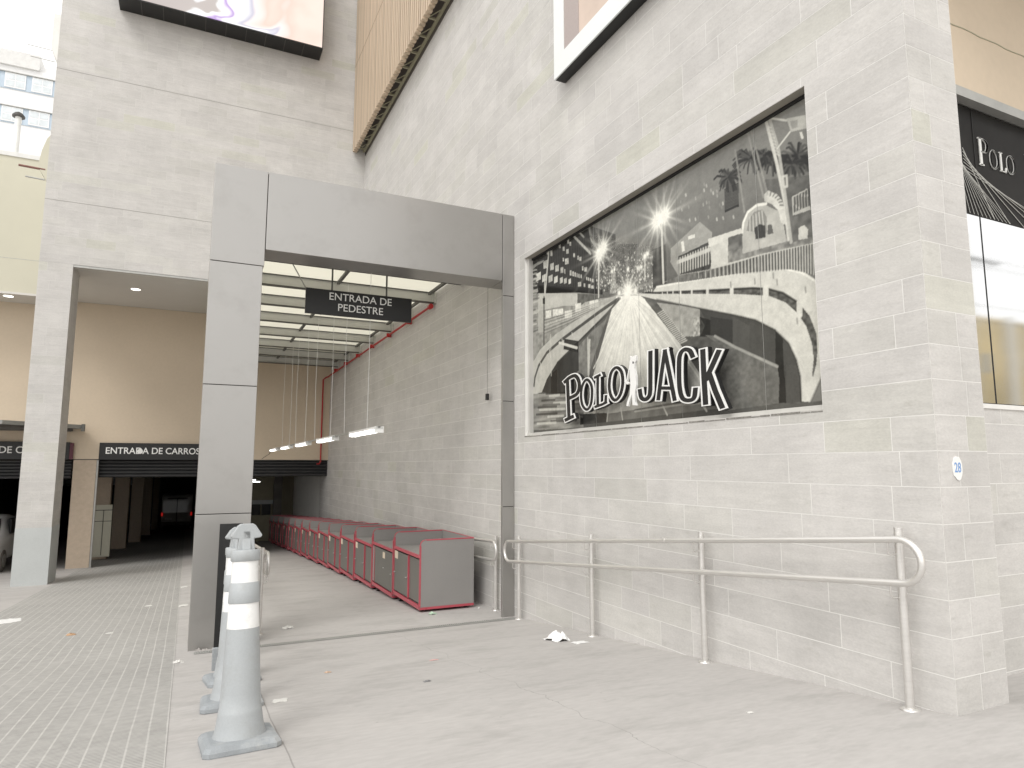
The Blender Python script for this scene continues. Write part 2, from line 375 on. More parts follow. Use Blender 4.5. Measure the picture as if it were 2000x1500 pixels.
# beige back wall with the garage openings
mb = MB(); mb.box(-30, AX, BY, BY + .35, 1.64, 6.2)
mb.build('beige_wall', beige, bld)
MB().box(-3.02, AX, BY - .02, BY + .36, 1.625, 1.645).build('drip_strip', black, bld)
MB().box(-2.98, -2.42, BY - .015, BY + .5, -1.55, 1.63).build('door_pier', beige_rough, bld)
MB().box(-3.0, -2.4, BY - .03, BY + .52, -1.6, -1.4).build('pier_skirting', concrete, bld)
MB().box(-2.415, -2.37, BY + .0, BY + .06, -1.5, 1.62).build('shutter_guide', galv, bld)
MB().box(.3, 1.6, BY + .02, BY + .5, -1.7, 1.63).build('door_pier', beige_rough, bld)
# roller shutters, rolled up
def shutter(x0, x1, z0, z1, y):
    mb = MB(); n = int((z1 - z0) / .085)
    for i in range(n):
        a = z0 + i * (z1 - z0) / n; h = (z1 - z0) / n
        mb.prism([(y, a), (y - .03, a + h * .3), (y - .03, a + h * .7), (y, a + h), (y + .03, a + h), (y + .03, a)], 0, x0, x1)
    return mb.build('roller_shutter', offblack, bld)
shutter(-2.37, .3, 1.12, 1.62, BY + .2); shutter(-9, -3.05, 1.1, 1.62, BY + .2); shutter(1.6, AX, 1.12, 1.62, BY + .1)
# dark underground car park
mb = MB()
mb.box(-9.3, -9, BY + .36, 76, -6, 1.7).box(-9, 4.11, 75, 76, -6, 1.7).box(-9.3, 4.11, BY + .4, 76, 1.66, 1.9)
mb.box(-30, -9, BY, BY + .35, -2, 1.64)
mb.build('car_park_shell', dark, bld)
for (x0, x1, y0, y1) in ((-2.78, -2.32, 26, 26.5), (-2.72, -2.2, 32, 32.5), (-2.45, -1.95, 37.2, 37.7), (-2.4, -1.95, 46, 46.5), (-2.3, -1.9, 56, 56.5), (.6, 1.1, 30, 30.5), (.7, 1.2, 40, 40.5), (.7, 1.2, 51, 51.5), (1.7, 1.9, 33, 33.4)):
    MB().box(x0, x1, y0, y1, -5, 1.4).build('car_park_column', beige_rough, bld)
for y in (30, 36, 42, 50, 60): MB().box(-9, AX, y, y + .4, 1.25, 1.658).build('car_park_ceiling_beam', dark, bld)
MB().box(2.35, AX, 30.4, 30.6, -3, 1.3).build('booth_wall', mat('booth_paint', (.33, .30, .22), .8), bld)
# booth windows by the far end of the pedestrian ramp
for a, b_ in ((2.45, 2.78), (2.84, 3.2)):
    MB().box(a, b_, 30.33, 30.4, -.6, -.15).build('booth_window', black, bld)
MB().box(2.4, 3.3, 30.3, 30.36, -.15, .02).build('booth_counter', greypaint, bld)
MB().box(3.24, 3.55, 29.6, 29.95, -3, 1.3).build('car_park_column', dark, bld)
# beige leaning panels behind the shutter guide (boxed meters)
mb = MB(); mb.box(-2.66, -2.19, 25.5, 25.56, -1.45, .2); mb.build('meter_cabinet', beige_pale, bld, .004)
mb = MB(); mb.box(-2.435, -2.42, 25.488, 25.499, -1.4, .02).box(-2.66, -2.19, 25.488, 25.499, .02, .04).box(-2.66, -2.19, 25.488, 25.499, -.33, -.315); mb.build('cabinet_gap', black, bld)
# left wing: pale fascia with cornice
MB().box(-40, -3.5, 21.5, 60, 6.08, 9.85).build('left_wing_wall', beige_pale, bld)
MB().box(-40, -3.45, 21.47, 60.05, 9.85, 9.97).build('cornice', mat('white_cornice', (.7, .7, .68), .7), bld)
MB().box(-40, -3.5, 21.497, 21.499, 7.0, 7.012).build('control_joint', galv, bld)
MB().box(-40, -3.43, 21.46, 22.6, 6.02, 6.078).build('wing_soffit', soffit_m, bld)
# storefront recess round the corner
SY = 2.95
mb = MB(); mb.box(4.626, 30, SY + .004, 6, -1, 1.9).box(4.626, 30, SY + .3, 6, 1.9, 4.42).box(4.626, 30, SY + .004, 6, 4.42, 6.1)
mb.build('shopfront_wall', joint, bld)
tiles('shopfront_base_cladding', (0, SY, 0), (1, 0, 0), (0, -1, 0), 4.626, 16, -.2, 1.88, [], bld, 31, lo=.4, hi=.95)
MB().box(4.626, 30, SY - .012, SY + .003, 4.44, 6.1).build('beige_fascia', beige, bld)
MB().box(4.626, 30, SY - .03, SY + .05, 4.36, 4.44).build('window_head_trim', galv, bld)
MB().box(4.63, 30, SY - .01, SY + .1, 1.88, 1.915).build('window_sill', joint, bld)
MB().box(4.63, 30, 1.9, 6, 6.1, 6.3).build('eave', soffit_m, bld)
MB().box(4.63, 30, 1.86, 1.9, 6.04, 6.4).build('eave_trim', black, bld)

# crack across the beige shopfront fascia, built as a thin tube
ct = MB().tube([(4.63 + i * .12, SY - .013, 4.98 + .006 * math.sin(i * 1.9)) for i in range(60)], .005, 6)
ct.build('fascia_crack_line', olive, bld)

# ------------------------------------------------------------------ mural window
def uv2p(u, v): return (HM[1] - u * (HM[1] - HM[0]), HM[2] + v * (HM[3] - HM[2]))
win = thing('mural_window', 'long window covered by a black-and-white night print of an avenue and viaduct', 'window')
GX = 4.222
MB().box(GX + .012, GX + .05, HM[0], HM[1], HM[2], HM[3]).build('backing', black, win)
fr = MB(); fr.box(4.15, GX + .01, HM[0] + .001, HM[1] - .001, HM[2] + .001, HM[2] + .035)
fr.box(4.16, GX + .01, HM[1] - .05, HM[1] - .001, HM[2] + .036, HM[3] - .002)
fr.build('frame', mat('pale_window_frame', (.52, .51, .48), .6), win)
rl = random.Random(4); sg = MB(); y = HM[0]
while y < HM[1]:
    w = rl.uniform(.04, .3); h = rl.uniform(.006, .016)
    sg.box(AX - .004, AX + .01, y, min(y + w, HM[1]), HM[2] - .018, HM[2] - .018 + h); y += w + rl.uniform(0, .02)
sg.build('rough_sill_sealant', mat('dirty_sealant', (.22, .21, .19), .95, var=.5, scale=30), win)
MB().box(GX - .02, GX + .01, HM[0] + .002, HM[1] - .05, HM[3] - .03, HM[3] - .004).build('head_gasket', black, win)
MB().box(AX + .006, GX, HM[0] + .002, HM[1] - .002, HM[3] - .003, HM[3] - .001).build('head_lining', mat('grey_brown_lining', (.33, .31, .27), .7), win)
for u in (.34, .52, .655, .87):
    y, _ = uv2p(u, 0)
    MB().box(GX - .003, GX - .001, y - .0015, y + .0015, HM[2] + .036, HM[3] - .03).build('pane_joint', galv, win)

# the print, painted into a fine mesh (flat object at its real place)
NW, NH = 900, 470
cv = np.zeros((NH, NW, 3)); VV, UU = np.mgrid[0:NH, 0:NW]; UU = (UU + .5) / NW; VV = (VV + .5) / NH
rs = np.random.RandomState(5)
def fnoise(sx, sy, seed=0):
    r = np.random.RandomState(seed); a = r.rand(int(sy) + 2, int(sx) + 2)
    x = UU * sx; y = VV * sy; i = y.astype(int); j = x.astype(int); fx = x - j; fy = y - i
    fx = fx * fx * (3 - 2 * fx); fy = fy * fy * (3 - 2 * fy)
    return (a[i, j] * (1 - fx) + a[i, j + 1] * fx) * (1 - fy) + (a[i + 1, j] * (1 - fx) + a[i + 1, j + 1] * fx) * fy
def inside(P):
    m = np.zeros((NH, NW), bool); n = len(P)
    xs_ = [p[0] for p in P]; ys_ = [p[1] for p in P]
    for i in range(n):
        x0, y0 = P[i]; x1, y1 = P[(i + 1) % n]
        if y0 == y1: continue
        c = ((y0 > VV) != (y1 > VV)) & (UU < (x1 - x0) * (VV - y0) / (y1 - y0) + x0); m ^= c
    return m
def G(v):
    v = min(235, max(34, v - 6 + 16 * (v / 190) ** 2)); return np.array(lin((v, v * .994, v * .95)))
def fill(P, v, a=1, v2=None, tex=0, ts=(60, 60), seed=1):
    m = inside(P).astype(float)[..., None] * a
    col = G(v)[None, None] * np.ones((NH, NW, 1))
    if tex: col = col * (1 + tex * (fnoise(*ts, seed) - .5) * 2)[..., None]
    cv[:] = cv * (1 - m) + col * m
AR = (HM[1] - HM[0]) / (HM[3] - HM[2])
def line(P, w, v, a=1):
    d = np.full((NH, NW), 9.)
    for (x0, y0), (x1, y1) in zip(P[:-1], P[1:]):
        ax, bx = x0 * AR, x1 * AR; dx, dy = bx - ax, y1 - y0; L2 = dx * dx + dy * dy + 1e-9
        t_ = np.clip(((UU * AR - ax) * dx + (VV - y0) * dy) / L2, 0, 1)
        d = np.minimum(d, np.hypot(UU * AR - ax - t_ * dx, VV - y0 - t_ * dy))
    m = np.clip((w - d) / .003 + .5, 0, 1)[..., None] * a
    cv[:] = cv * (1 - m) + G(v)[None, None] * m
def glow(p, r, a=1, rays=10):
    r = r * .47
    dx = (UU - p[0]) * AR; dy = VV - p[1]; d = np.hypot(dx, dy); th = np.arctan2(dy, dx)
    k = np.exp(-(d / (r * .38)) ** 2) + .75 * np.exp(-d / (r * (.22 + .5 * np.abs(np.cos(th * rays / 2)) ** 9)))
    cv[:] = cv + (G(235)[None, None] - cv) * np.clip(k * a, 0, 1)[..., None]
# drawing sheets of the print: each maps its own ruler to window fractions (u along the wall, v up)
HA = (0.00115089, -5.19789e-06, -0.130745, -8.96908e-05, -0.00101228, 1.41709, 0.000541567, 3.13705e-05, 1)
HC = (0.00067744, -3.0596e-06, 0.544261, -5.27941e-05, -0.000595855, 1.50394, 0.000318779, 1.84654e-05, 1)
HD = (0.000721924, -3.26051e-06, -0.0593793, -5.62609e-05, -0.000634982, 0.931863, 0.000339712, 1.96779e-05, 1)
HE = (0.000479771, -2.16685e-06, -0.057989, -3.73895e-05, -0.000421992, 1.36604, 0.000225763, 1.30774e-05, 1)
HF = (0.000527891, -2.38418e-06, 0.582011, -4.11396e-05, -0.000464317, 0.696604, 0.000248407, 1.43891e-05, 1)
def sheet(h):
    return lambda x, y: ((h[0] * x + h[1] * y + h[2]) / (h[6] * x + h[7] * y + h[8]), (h[3] * x + h[4] * y + h[5]) / (h[6] * x + h[7] * y + h[8]))
uvA, uvC, uvD, uvE, uvF = sheet(HA), sheet(HC), sheet(HD), sheet(HE), sheet(HF)
cv[:] = G(92)[None, None] + (G(128) - G(92))[None, None] * np.clip((VV - .45) * 1.9, 0, 1)[..., None]
cv *= (1 + .12 * (fnoise(7, 4, 2) - .5))[..., None]
# far towers, trees and city glow
fill([(0.319, 0.992), (0.429, 0.881), (0.427, 0.611), (0.314, 0.655)], 84, 1, tex=.35, ts=(120, 90), seed=3)
fill([(0.430, 0.834), (0.518, 0.782), (0.519, 0.566), (0.425, 0.608)], 78, .7, tex=.2, ts=(60, 60), seed=4)
fill([(0.507, 0.775), (0.569, 0.752), (0.565, 0.551), (0.503, 0.573)], 104, .8, tex=.4, ts=(160, 110), seed=5)
fill([(0.568, 0.727), (0.615, 0.725), (0.613, 0.558), (0.565, 0.563)], 66, .9, tex=.4, ts=(60, 60), seed=6)
fill([(0.409, 0.710), (0.427, 0.701), (0.427, 0.601), (0.400, 0.613)], 150, .7, tex=.5, ts=(200, 120), seed=8)
sp_ = (rs.rand(NH, NW) > .93) & inside([(0.322, 0.947), (0.423, 0.868), (0.569, 0.739), (0.564, 0.548), (0.314, 0.662)])
cv[sp_] = cv[sp_] * .4 + G(190) * .6
for k in range(260):
    x = 940 + 860 * rs.rand(); y = 620 + 620 * rs.rand() ** .6; a = uvE(x, y); line([a, (a[0] + .0005, a[1] - .003)], .0028, 215, .35 + .5 * rs.rand())
# left office block
fill([(-0.016, 0.994), (0.133, 0.989), (0.309, 0.988), (0.321, 0.898), (0.342, 0.702), (0.341, 0.647), (0.011, 0.797), (-0.016, 0.910)], 50, 1, tex=.16, ts=(50, 50), seed=9)
for i, x in enumerate((165, 255, 342, 420, 500, 558, 622)):
    a = uvE(x, 985 + (x - 165) * .16); b = uvE(x + 70 - i * 6, 985 + (x - 165) * .16 + 66 - i * 2)
    fill([a, (b[0], a[1]), b, (a[0], b[1])], 198 - (i % 3) * 14, .95, tex=.2, ts=(200, 90), seed=i)
for (x, y, w, h) in ((272,800,58,75),(365,838,52,62),(437,862,50,60),(510,888,40,58),(563,908,16,54),(640,930,24,56),(675,944,22,52),(705,956,20,50),(733,968,18,46),(760,978,18,44),(790,988,20,40),(868,1020,16,34),(893,1030,18,34),(922,1040,16,32),(948,1050,26,34),(540,752,18,36),(574,768,50,52),(688,688,24,40),(745,724,24,40),(772,742,30,38),(485,568,26,32),(540,598,28,38),(590,634,36,40),(604,496,24,40),(634,530,24,36),(755,1100,44,38),(832,1114,26,36),(896,1128,34,34),(936,1146,40,28),(810,870,22,48),(842,890,40,40),(370,650,26,60),(318,660,36,24)):
    a = uvE(x, y); b = uvE(x + w, y + h); fill([a, (b[0], a[1] - .004), (b[0], b[1] - .006), (a[0], b[1])], 182, .85, tex=.3, ts=(220, 120), seed=int(x))
for k in range(16):
    t_ = k / 15; x = 700 + 215 * t_; y = 448 + 222 * t_
    a = uvE(x, y); line([a, (a[0] + .005, a[1] - .012)], .006, 175, .8)
    a = uvE(772 + 60 * t_, 390 + 60 * t_); line([a, (a[0] + .002, a[1] - .006)], .004, 160, .7)
    a = uvE(925 + 60 * t_, 470 + 110 * t_); line([a, (a[0] + .002, a[1] - .006)], .004, 150, .6)
for k in range(22):
    x = 300 + k * 33; line([uvE(x, 640 - k * 16 + 40), uvE(x + 12, 1180)], .0015, 84, .5)
fill([(0.011, 0.843), (0.198, 0.742), (0.370, 0.648), (0.369, 0.614), (0.249, 0.685), (0.029, 0.781)], 20, .95)
for k in range(26):
    y = 900 + k * 19; x = 90 + rs.randint(0, 20)
    line([uvE(x, y), uvE(x + rs.randint(40, 100), y - rs.randint(5, 30))], .004, (30, 120, 165)[k % 3], .8)
fill([(-0.016, 0.961), (0.030, 0.965), (0.072, 0.955), (0.061, 0.947), (0.021, 0.946), (-0.012, 0.937)], 150, .9)
# street level at left
fill([(-0.023, 0.787), (0.036, 0.780), (0.249, 0.688), (0.343, 0.637), (0.442, 0.581), (0.386, 0.574), (0.204, 0.514), (0.064, 0.463), (-0.025, 0.366)], 142, 1, tex=.25, ts=(90, 60), seed=11)
fill([(0.033, 0.783), (0.252, 0.682), (0.250, 0.619), (0.033, 0.710)], 176, 1, tex=.05)
fill([(0.032, 0.781), (0.251, 0.682), (0.251, 0.634), (0.032, 0.681)], 178, 1, tex=.05, ts=(20, 20))
fill([(0.032, 0.681), (0.065, 0.673), (0.064, 0.552), (0.031, 0.558)], 170, .9)
fill([(0.251, 0.681), (0.387, 0.614), (0.437, 0.582), (0.358, 0.596), (0.250, 0.614)], 96, .95, tex=.3, ts=(150, 60), seed=13)
fill([(0.288, 0.621), (0.358, 0.609), (0.442, 0.580), (0.358, 0.570), (0.244, 0.567), (0.077, 0.572), (0.065, 0.600), (0.200, 0.584)], 168, .8, tex=.3, ts=(200, 100), seed=14)
for q in ([(0.078, 0.662), (0.110, 0.655), (0.110, 0.613), (0.078, 0.620)], [(0.119, 0.654), (0.177, 0.636), (0.177, 0.605), (0.119, 0.616)], [(0.185, 0.618), (0.223, 0.609), (0.222, 0.570), (0.185, 0.579)], [(0.240, 0.634), (0.269, 0.626), (0.269, 0.585), (0.239, 0.591)], [(0.309, 0.617), (0.349, 0.608), (0.353, 0.572), (0.308, 0.580)]): fill(q, 212, .9, tex=.2, ts=(300, 100))
for k in range(10):
    line([uvD(185, 540 - k * 16), uvD(420, 440 - k * 12), uvD(860, 215 - k * 3)], .0022, (110, 185)[k % 2], .6)
line([(0.068, 0.745), (0.066, 0.479)], .006, 60, .9); line([(0.073, 0.865), (0.072, 0.762)], .005, 190, .9); fill([(0.060, 0.742), (0.075, 0.739), (0.075, 0.702), (0.060, 0.711)], 60, 1)
line([(-0.017, 0.694), (0.032, 0.681)], .01, 190, .5)
for k in range(16):
    y = 20 + k * 34; line([uvD(60, y), uvD(60 + rs.randint(40, 80), y - rs.randint(8, 30))], .005, (70, 190, 120)[k % 3], .6)
# road with traffic streaks
fill([(0.428, 0.587), (0.519, 0.551), (0.542, 0.519), (0.658, 0.288), (0.755, 0.059), (0.776, 0.027), (0.198, 0.017), (0.290, 0.144), (0.407, 0.535)], 168, 1, tex=.05, ts=(14, 3), seed=15)
vp_ = uvA(700, 550)
th = np.arctan2(VV - vp_[1], (UU - vp_[0]) * AR); st = np.interp(th, np.linspace(-PI, 0, 260), np.random.RandomState(8).rand(260))
rm_ = inside([(0.428, 0.587), (0.519, 0.551), (0.542, 0.519), (0.658, 0.288), (0.730, 0.118), (0.257, 0.092), (0.290, 0.144), (0.407, 0.535)])
dd = np.hypot(VV - vp_[1], (UU - vp_[0]) * AR)
k_ = np.clip(.10 + .95 * np.exp(-dd / .30), 0, 1) * rm_ * (.55 + st)
cv = cv + (G(232)[None, None] - cv) * np.clip(k_, 0, 1)[..., None]
cv *= (1 - .30 * np.clip((dd - .30) / .5, 0, 1) * rm_)[..., None]
line([vp_, uvD(640, 860)], .004, 205, .8); line([uvA(800, 590), uvA(1130, 1080)], .004, 205, .7)
for x0, x1 in ((600, 455), (650, 560), (820, 1000)): line([uvA(690, 600), uvA(x1, 1250)], .002, 205, .35)
# verge between road and left viaduct
fill([(0.390, 0.515), (0.366, 0.447), (0.325, 0.335), (0.304, 0.267), (0.283, 0.240), (0.185, 0.262), (0.186, 0.374), (0.253, 0.410), (0.317, 0.464), (0.376, 0.495)], 118, 1, tex=.3, ts=(90, 60), seed=16)
fill([(0.301, 0.432), (0.311, 0.429), (0.303, 0.236), (0.296, 0.238)], 185, .8)
# left viaduct band
fill([(0.442, 0.580), (0.357, 0.571), (0.247, 0.549), (0.132, 0.513), (0.044, 0.459), (-0.003, 0.398), (-0.019, 0.308), (-0.015, 0.214), (0.052, 0.220), (0.082, 0.286), (0.140, 0.360), (0.237, 0.427), (0.326, 0.487), (0.385, 0.520), (0.442, 0.566)], 176, 1, tex=.06, ts=(60, 40), seed=17)
line([(0.435, 0.573), (0.357, 0.547), (0.263, 0.510), (0.168, 0.474), (0.083, 0.429), (0.033, 0.370), (0.010, 0.311), (0.004, 0.266)], .009, 62, .9)
line([(0.442, 0.572), (0.385, 0.524), (0.326, 0.483), (0.237, 0.422), (0.141, 0.358)], .006, 66, .85)
for p in ([(0.098, 0.443), (0.104, 0.397)], [(0.168, 0.479), (0.175, 0.446)], [(0.221, 0.491), (0.226, 0.472)], [(0.043, 0.386), (0.051, 0.347)]): line(p, .003, 190, .8)
fill([(0.052, 0.220), (0.082, 0.286), (0.141, 0.360), (0.253, 0.421), (0.253, 0.289), (0.201, 0.259), (0.191, 0.177), (0.174, 0.146), (0.120, 0.198)], 60, 1, tex=.25, ts=(60, 5), seed=18)
fill([(0.106, 0.307), (0.141, 0.325), (0.140, 0.195), (0.106, 0.201)], 30, .9)
fill([(0.181, 0.474), (0.254, 0.438), (0.251, 0.381), (0.176, 0.420)], 34, .95); line([(0.154, 0.461), (0.245, 0.406)], .007, 200, .9)
for x in (222, 445): line([uvA(x, 790 if x < 300 else 810), uvA(x + 4, 1040 if x < 300 else 1180)], .003, 190, .8)
# bottom left water and foreground
fill([(-0.020, 0.224), (0.200, 0.184), (0.274, 0.122), (0.272, 0.002), (-0.021, 0.019)], 132, 1, tex=.5, ts=(16, 70), seed=19)
for k in range(14):
    x = 105 + rs.randint(0, 160); y = 1150 + k * 14
    line([uvA(x, y), uvA(x + rs.randint(60, 160), y - 6)], .006, (45, 190, 90)[k % 3], .7)
fill([(0.257, 0.072), (0.378, 0.062), (0.380, 0.019), (0.256, 0.020)], 52, .95, tex=.4, ts=(60, 40), seed=20)
fill([(0.378, 0.057), (0.738, 0.068), (0.780, 0.032), (0.780, 0.026), (0.377, 0.019)], 112, .9, tex=.2, ts=(60, 30), seed=21)
for a_ in ([(0.433, 0.105), (0.442, 0.023)], [(0.389, 0.104), (0.378, 0.023)], [(0.579, 0.088), (0.602, 0.022)], [(0.696, 0.075), (0.720, 0.021)]): line(a_, .004, 185, .8)
line([(0.490, 0.057), (0.621, 0.065), (0.776, 0.056)], .005, 60, .6); line([(0.490, 0.052), (0.642, 0.057), (0.776, 0.050)], .004, 175, .7)
# right side: bank, retaining wall under the viaduct
fill([(0.536, 0.525), (0.681, 0.423), (0.737, 0.369), (0.995, 0.094), (0.986, 0.009), (0.776, 0.027), (0.738, 0.086), (0.648, 0.298)], 92, 1, tex=.25, ts=(80, 60), seed=22)
fill([(0.577, 0.494), (0.684, 0.431), (0.711, 0.411), (0.710, 0.308), (0.657, 0.322), (0.631, 0.385)], 148, 1, tex=.22, ts=(90, 70), seed=23)
for k in range(20):
    t_ = k / 19; a = uvF(10 + 200 * t_, 530 + 270 * t_); b = uvF(60 + 210 * t_, 500 + 270 * t_)
    line([a, b], .0025, 190, .75)
fill([(0.692, 0.384), (0.709, 0.382), (0.724, 0.342), (0.713, 0.312), (0.690, 0.311)], 165, .8, tex=.6, ts=(200, 120), seed=24)
fill([(0.711, 0.411), (0.804, 0.351), (0.852, 0.315), (0.895, 0.265), (0.922, 0.212), (0.936, 0.154), (0.942, 0.100), (0.942, 0.019), (0.895, 0.021), (0.896, 0.143), (0.801, 0.238), (0.750, 0.295), (0.723, 0.306), (0.727, 0.358)], 74, 1, tex=.05)
for x0, x1, v_ in ((385, 480, 46), (480, 680, 60), (680, 830, 84), (830, 1062, 78), (1062, 1130, 42), (1130, 1290, 80)):
    fill([uvF(x0, 560 + max(0, x0 - 700) * .3), uvF(x1, 590 + max(0, x1 - 700) * .42), uvF(x1, 740 + max(0, x1 - 520) * .5), uvF(x0, 740 + max(0, x0 - 520) * .5)], v_, .9, tex=.03)
fill([(0.895, 0.235), (0.910, 0.205), (0.911, 0.020), (0.895, 0.021)], 46, .9, tex=.2, ts=(40, 40), seed=5)
fill([(0.915, 0.142), (0.940, 0.135), (0.940, 0.019), (0.911, 0.020)], 84, .9)
fill([(0.723, 0.306), (0.750, 0.295), (0.801, 0.238), (0.896, 0.143), (0.899, 0.095), (0.895, 0.021), (0.777, 0.015), (0.758, 0.141), (0.778, 0.237)], 112, 1, tex=.32, ts=(34, 9), seed=25)
fill([(0.723, 0.306), (0.750, 0.295), (0.801, 0.238), (0.896, 0.143), (0.899, 0.095), (0.895, 0.021), (0.777, 0.015), (0.758, 0.141), (0.778, 0.237)], 100, .35, tex=.6, ts=(150, 100), seed=26)
line([(0.750, 0.293), (0.801, 0.236), (0.896, 0.142)], .005, 160, .8)
# right viaduct sweep
fill([(0.563, 0.541), (0.579, 0.562), (0.744, 0.520), (0.862, 0.485), (0.923, 0.457), (0.957, 0.427), (0.983, 0.386), (0.986, 0.323), (0.984, 0.227), (0.983, 0.125), (0.986, 0.097), (0.960, 0.015), (0.942, 0.019), (0.942, 0.100), (0.936, 0.154), (0.922, 0.212), (0.895, 0.265), (0.852, 0.315), (0.804, 0.351), (0.700, 0.422), (0.578, 0.506), (0.455, 0.597)], 192, 1, tex=.05, ts=(30, 30), seed=27)
fill([(0.454, 0.593), (0.578, 0.536), (0.733, 0.474), (0.807, 0.445), (0.850, 0.429), (0.885, 0.408), (0.916, 0.379), (0.947, 0.333), (0.967, 0.282), (0.978, 0.222), (0.978, 0.167), (0.974, 0.127), (0.967, 0.091), (0.965, 0.098), (0.970, 0.145), (0.968, 0.197), (0.959, 0.253), (0.943, 0.302), (0.920, 0.346), (0.885, 0.384), (0.806, 0.426), (0.733, 0.460), (0.578, 0.530)], 92, 1, tex=.6, ts=(160, 110), seed=28)
line([(0.539, 0.554), (0.578, 0.536), (0.733, 0.473), (0.807, 0.444), (0.850, 0.427), (0.885, 0.407), (0.916, 0.379), (0.947, 0.332)], .004, 50, .9)
for x, y0, y1, w in ((1278, 435, 550, .011), (975, 300, 385, .012), (670, 303, 362, .009), (453, 315, 357, .007), (313, 325, 357, .005), (213, 330, 356, .004), (145, 334, 354, .003), (95, 336, 354, .003), (50, 338, 353, .002)): line([uvF(x, y0), uvF(x, y1)], w, 196)
line([(0.579, 0.560), (0.744, 0.519), (0.862, 0.484), (0.923, 0.457), (0.957, 0.427), (0.983, 0.385)], .004, 214, .9)
line([(0.578, 0.507), (0.700, 0.421), (0.804, 0.350), (0.852, 0.314), (0.895, 0.264), (0.922, 0.211), (0.936, 0.153), (0.942, 0.099), (0.941, 0.019)], .004, 60, .6)
for x, y in ((660, 250), (1040, 170), (1075, 230), (875, 220), (1330, 300), (1255, 580)): line([uvF(x, y), uvF(x + 4, y + 45)], .003, 100, .6)
fill([(0.986, 0.097), (0.986, 0.014), (0.960, 0.015)], 122, 1)
line([(0.960, 0.015), (0.986, 0.097)], .004, 90, .6)
# planted bank with railing above the viaduct
fill([(0.601, 0.569), (0.662, 0.572), (0.792, 0.544), (0.878, 0.534), (0.982, 0.510), (0.983, 0.389), (0.961, 0.431), (0.920, 0.458), (0.812, 0.497), (0.662, 0.540)], 112, 1, tex=.4, ts=(160, 60), seed=29)
for k in range(70):
    t_ = (k / 69) ** .8; x = 420 + 860 * t_; y0 = 1400 - (x - 420) * .245; y1 = 1450 - (x - 420) * .10 + max(0, x - 1100) * .35
    line([uvC(x, y0), uvC(x + 3, y1)], .0016 + .0016 * t_, (182, 60)[k % 2], .85)
line([(0.711, 0.558), (0.792, 0.544), (0.878, 0.534), (0.983, 0.511)], .004, 190, .9)
# buildings on the right
fill([(0.629, 0.696), (0.720, 0.750), (0.753, 0.687), (0.749, 0.544), (0.650, 0.573), (0.627, 0.640)], 148, 1, tex=.1, ts=(60, 40), seed=30)
fill([(0.652, 0.650), (0.744, 0.656), (0.748, 0.565), (0.742, 0.550), (0.654, 0.574)], 70, 1, tex=.4, ts=(120, 50), seed=31)
for k in range(12): line([uvC(285 + k * 19, 1300 - k * 8), uvC(285 + k * 19, 1410 - k * 6)], .0035, 184, .9)
line([(0.651, 0.628), (0.744, 0.625)], .008, 188, .9)
for p in ([(0.662, 0.705), (0.670, 0.705), (0.673, 0.662), (0.665, 0.662)], [(0.685, 0.713), (0.705, 0.711), (0.705, 0.696), (0.684, 0.700)]): fill(p, 205, .9)
fill([(0.748, 0.659), (0.795, 0.651), (0.792, 0.547), (0.747, 0.548)], 186, 1, tex=.05); fill([(0.741, 0.668), (0.828, 0.655), (0.830, 0.637), (0.744, 0.634)], 196, 1)
fill([(0.795, 0.641), (0.836, 0.635), (0.833, 0.549), (0.792, 0.547)], 104, 1, tex=.5, ts=(120, 60), seed=32)
fill([(0.794, 0.591), (0.937, 0.546), (0.983, 0.531), (0.983, 0.509), (0.878, 0.534), (0.792, 0.547)], 128, .9, tex=.5, ts=(150, 60), seed=33)
for k in range(90):
    x = 285 + 400 * rs.rand(); y = 470 + 560 * rs.rand()
    if y < 900 - (x - 250) * .55 - 40: continue
    a = uvC(x, y); line([a, (a[0] + .001, a[1] - .008)], .0035, 190, .8 * rs.rand())
fill([(0.790, 0.828), (0.827, 0.826), (0.825, 0.737), (0.789, 0.739)], 40, .95)
for k in range(14): line([uvC(612, 800 + k * 11), uvC(716, 752 + k * 11)], .0012, 110, .8)
# palms
for cx, cy, r_ in ((800, 560, 90), (640, 700, 80), (960, 580, 80), (1150, 540, 110), (1110, 600, 80), (900, 540, 60)):
    for k in range(46):
        a_ = rs.rand() * 2 * PI; l_ = 1.3 * r_ * (.5 + .5 * rs.rand())
        line([uvC(cx, cy), uvC(cx + l_ * math.cos(a_) * .9, cy + l_ * math.sin(a_) * .7), uvC(cx + l_ * math.cos(a_) * 1.15, cy + l_ * math.sin(a_) * .9 + 26)], .004, (30, 48, 84)[k % 3], .85)
fill([(0.835, 0.870), (0.849, 0.858), (0.841, 0.706), (0.838, 0.708)], 120, .8); fill([(0.886, 0.790), (0.982, 0.730), (0.980, 0.594), (0.928, 0.628), (0.890, 0.739)], 84, .6, tex=.5, ts=(120, 80), seed=35)
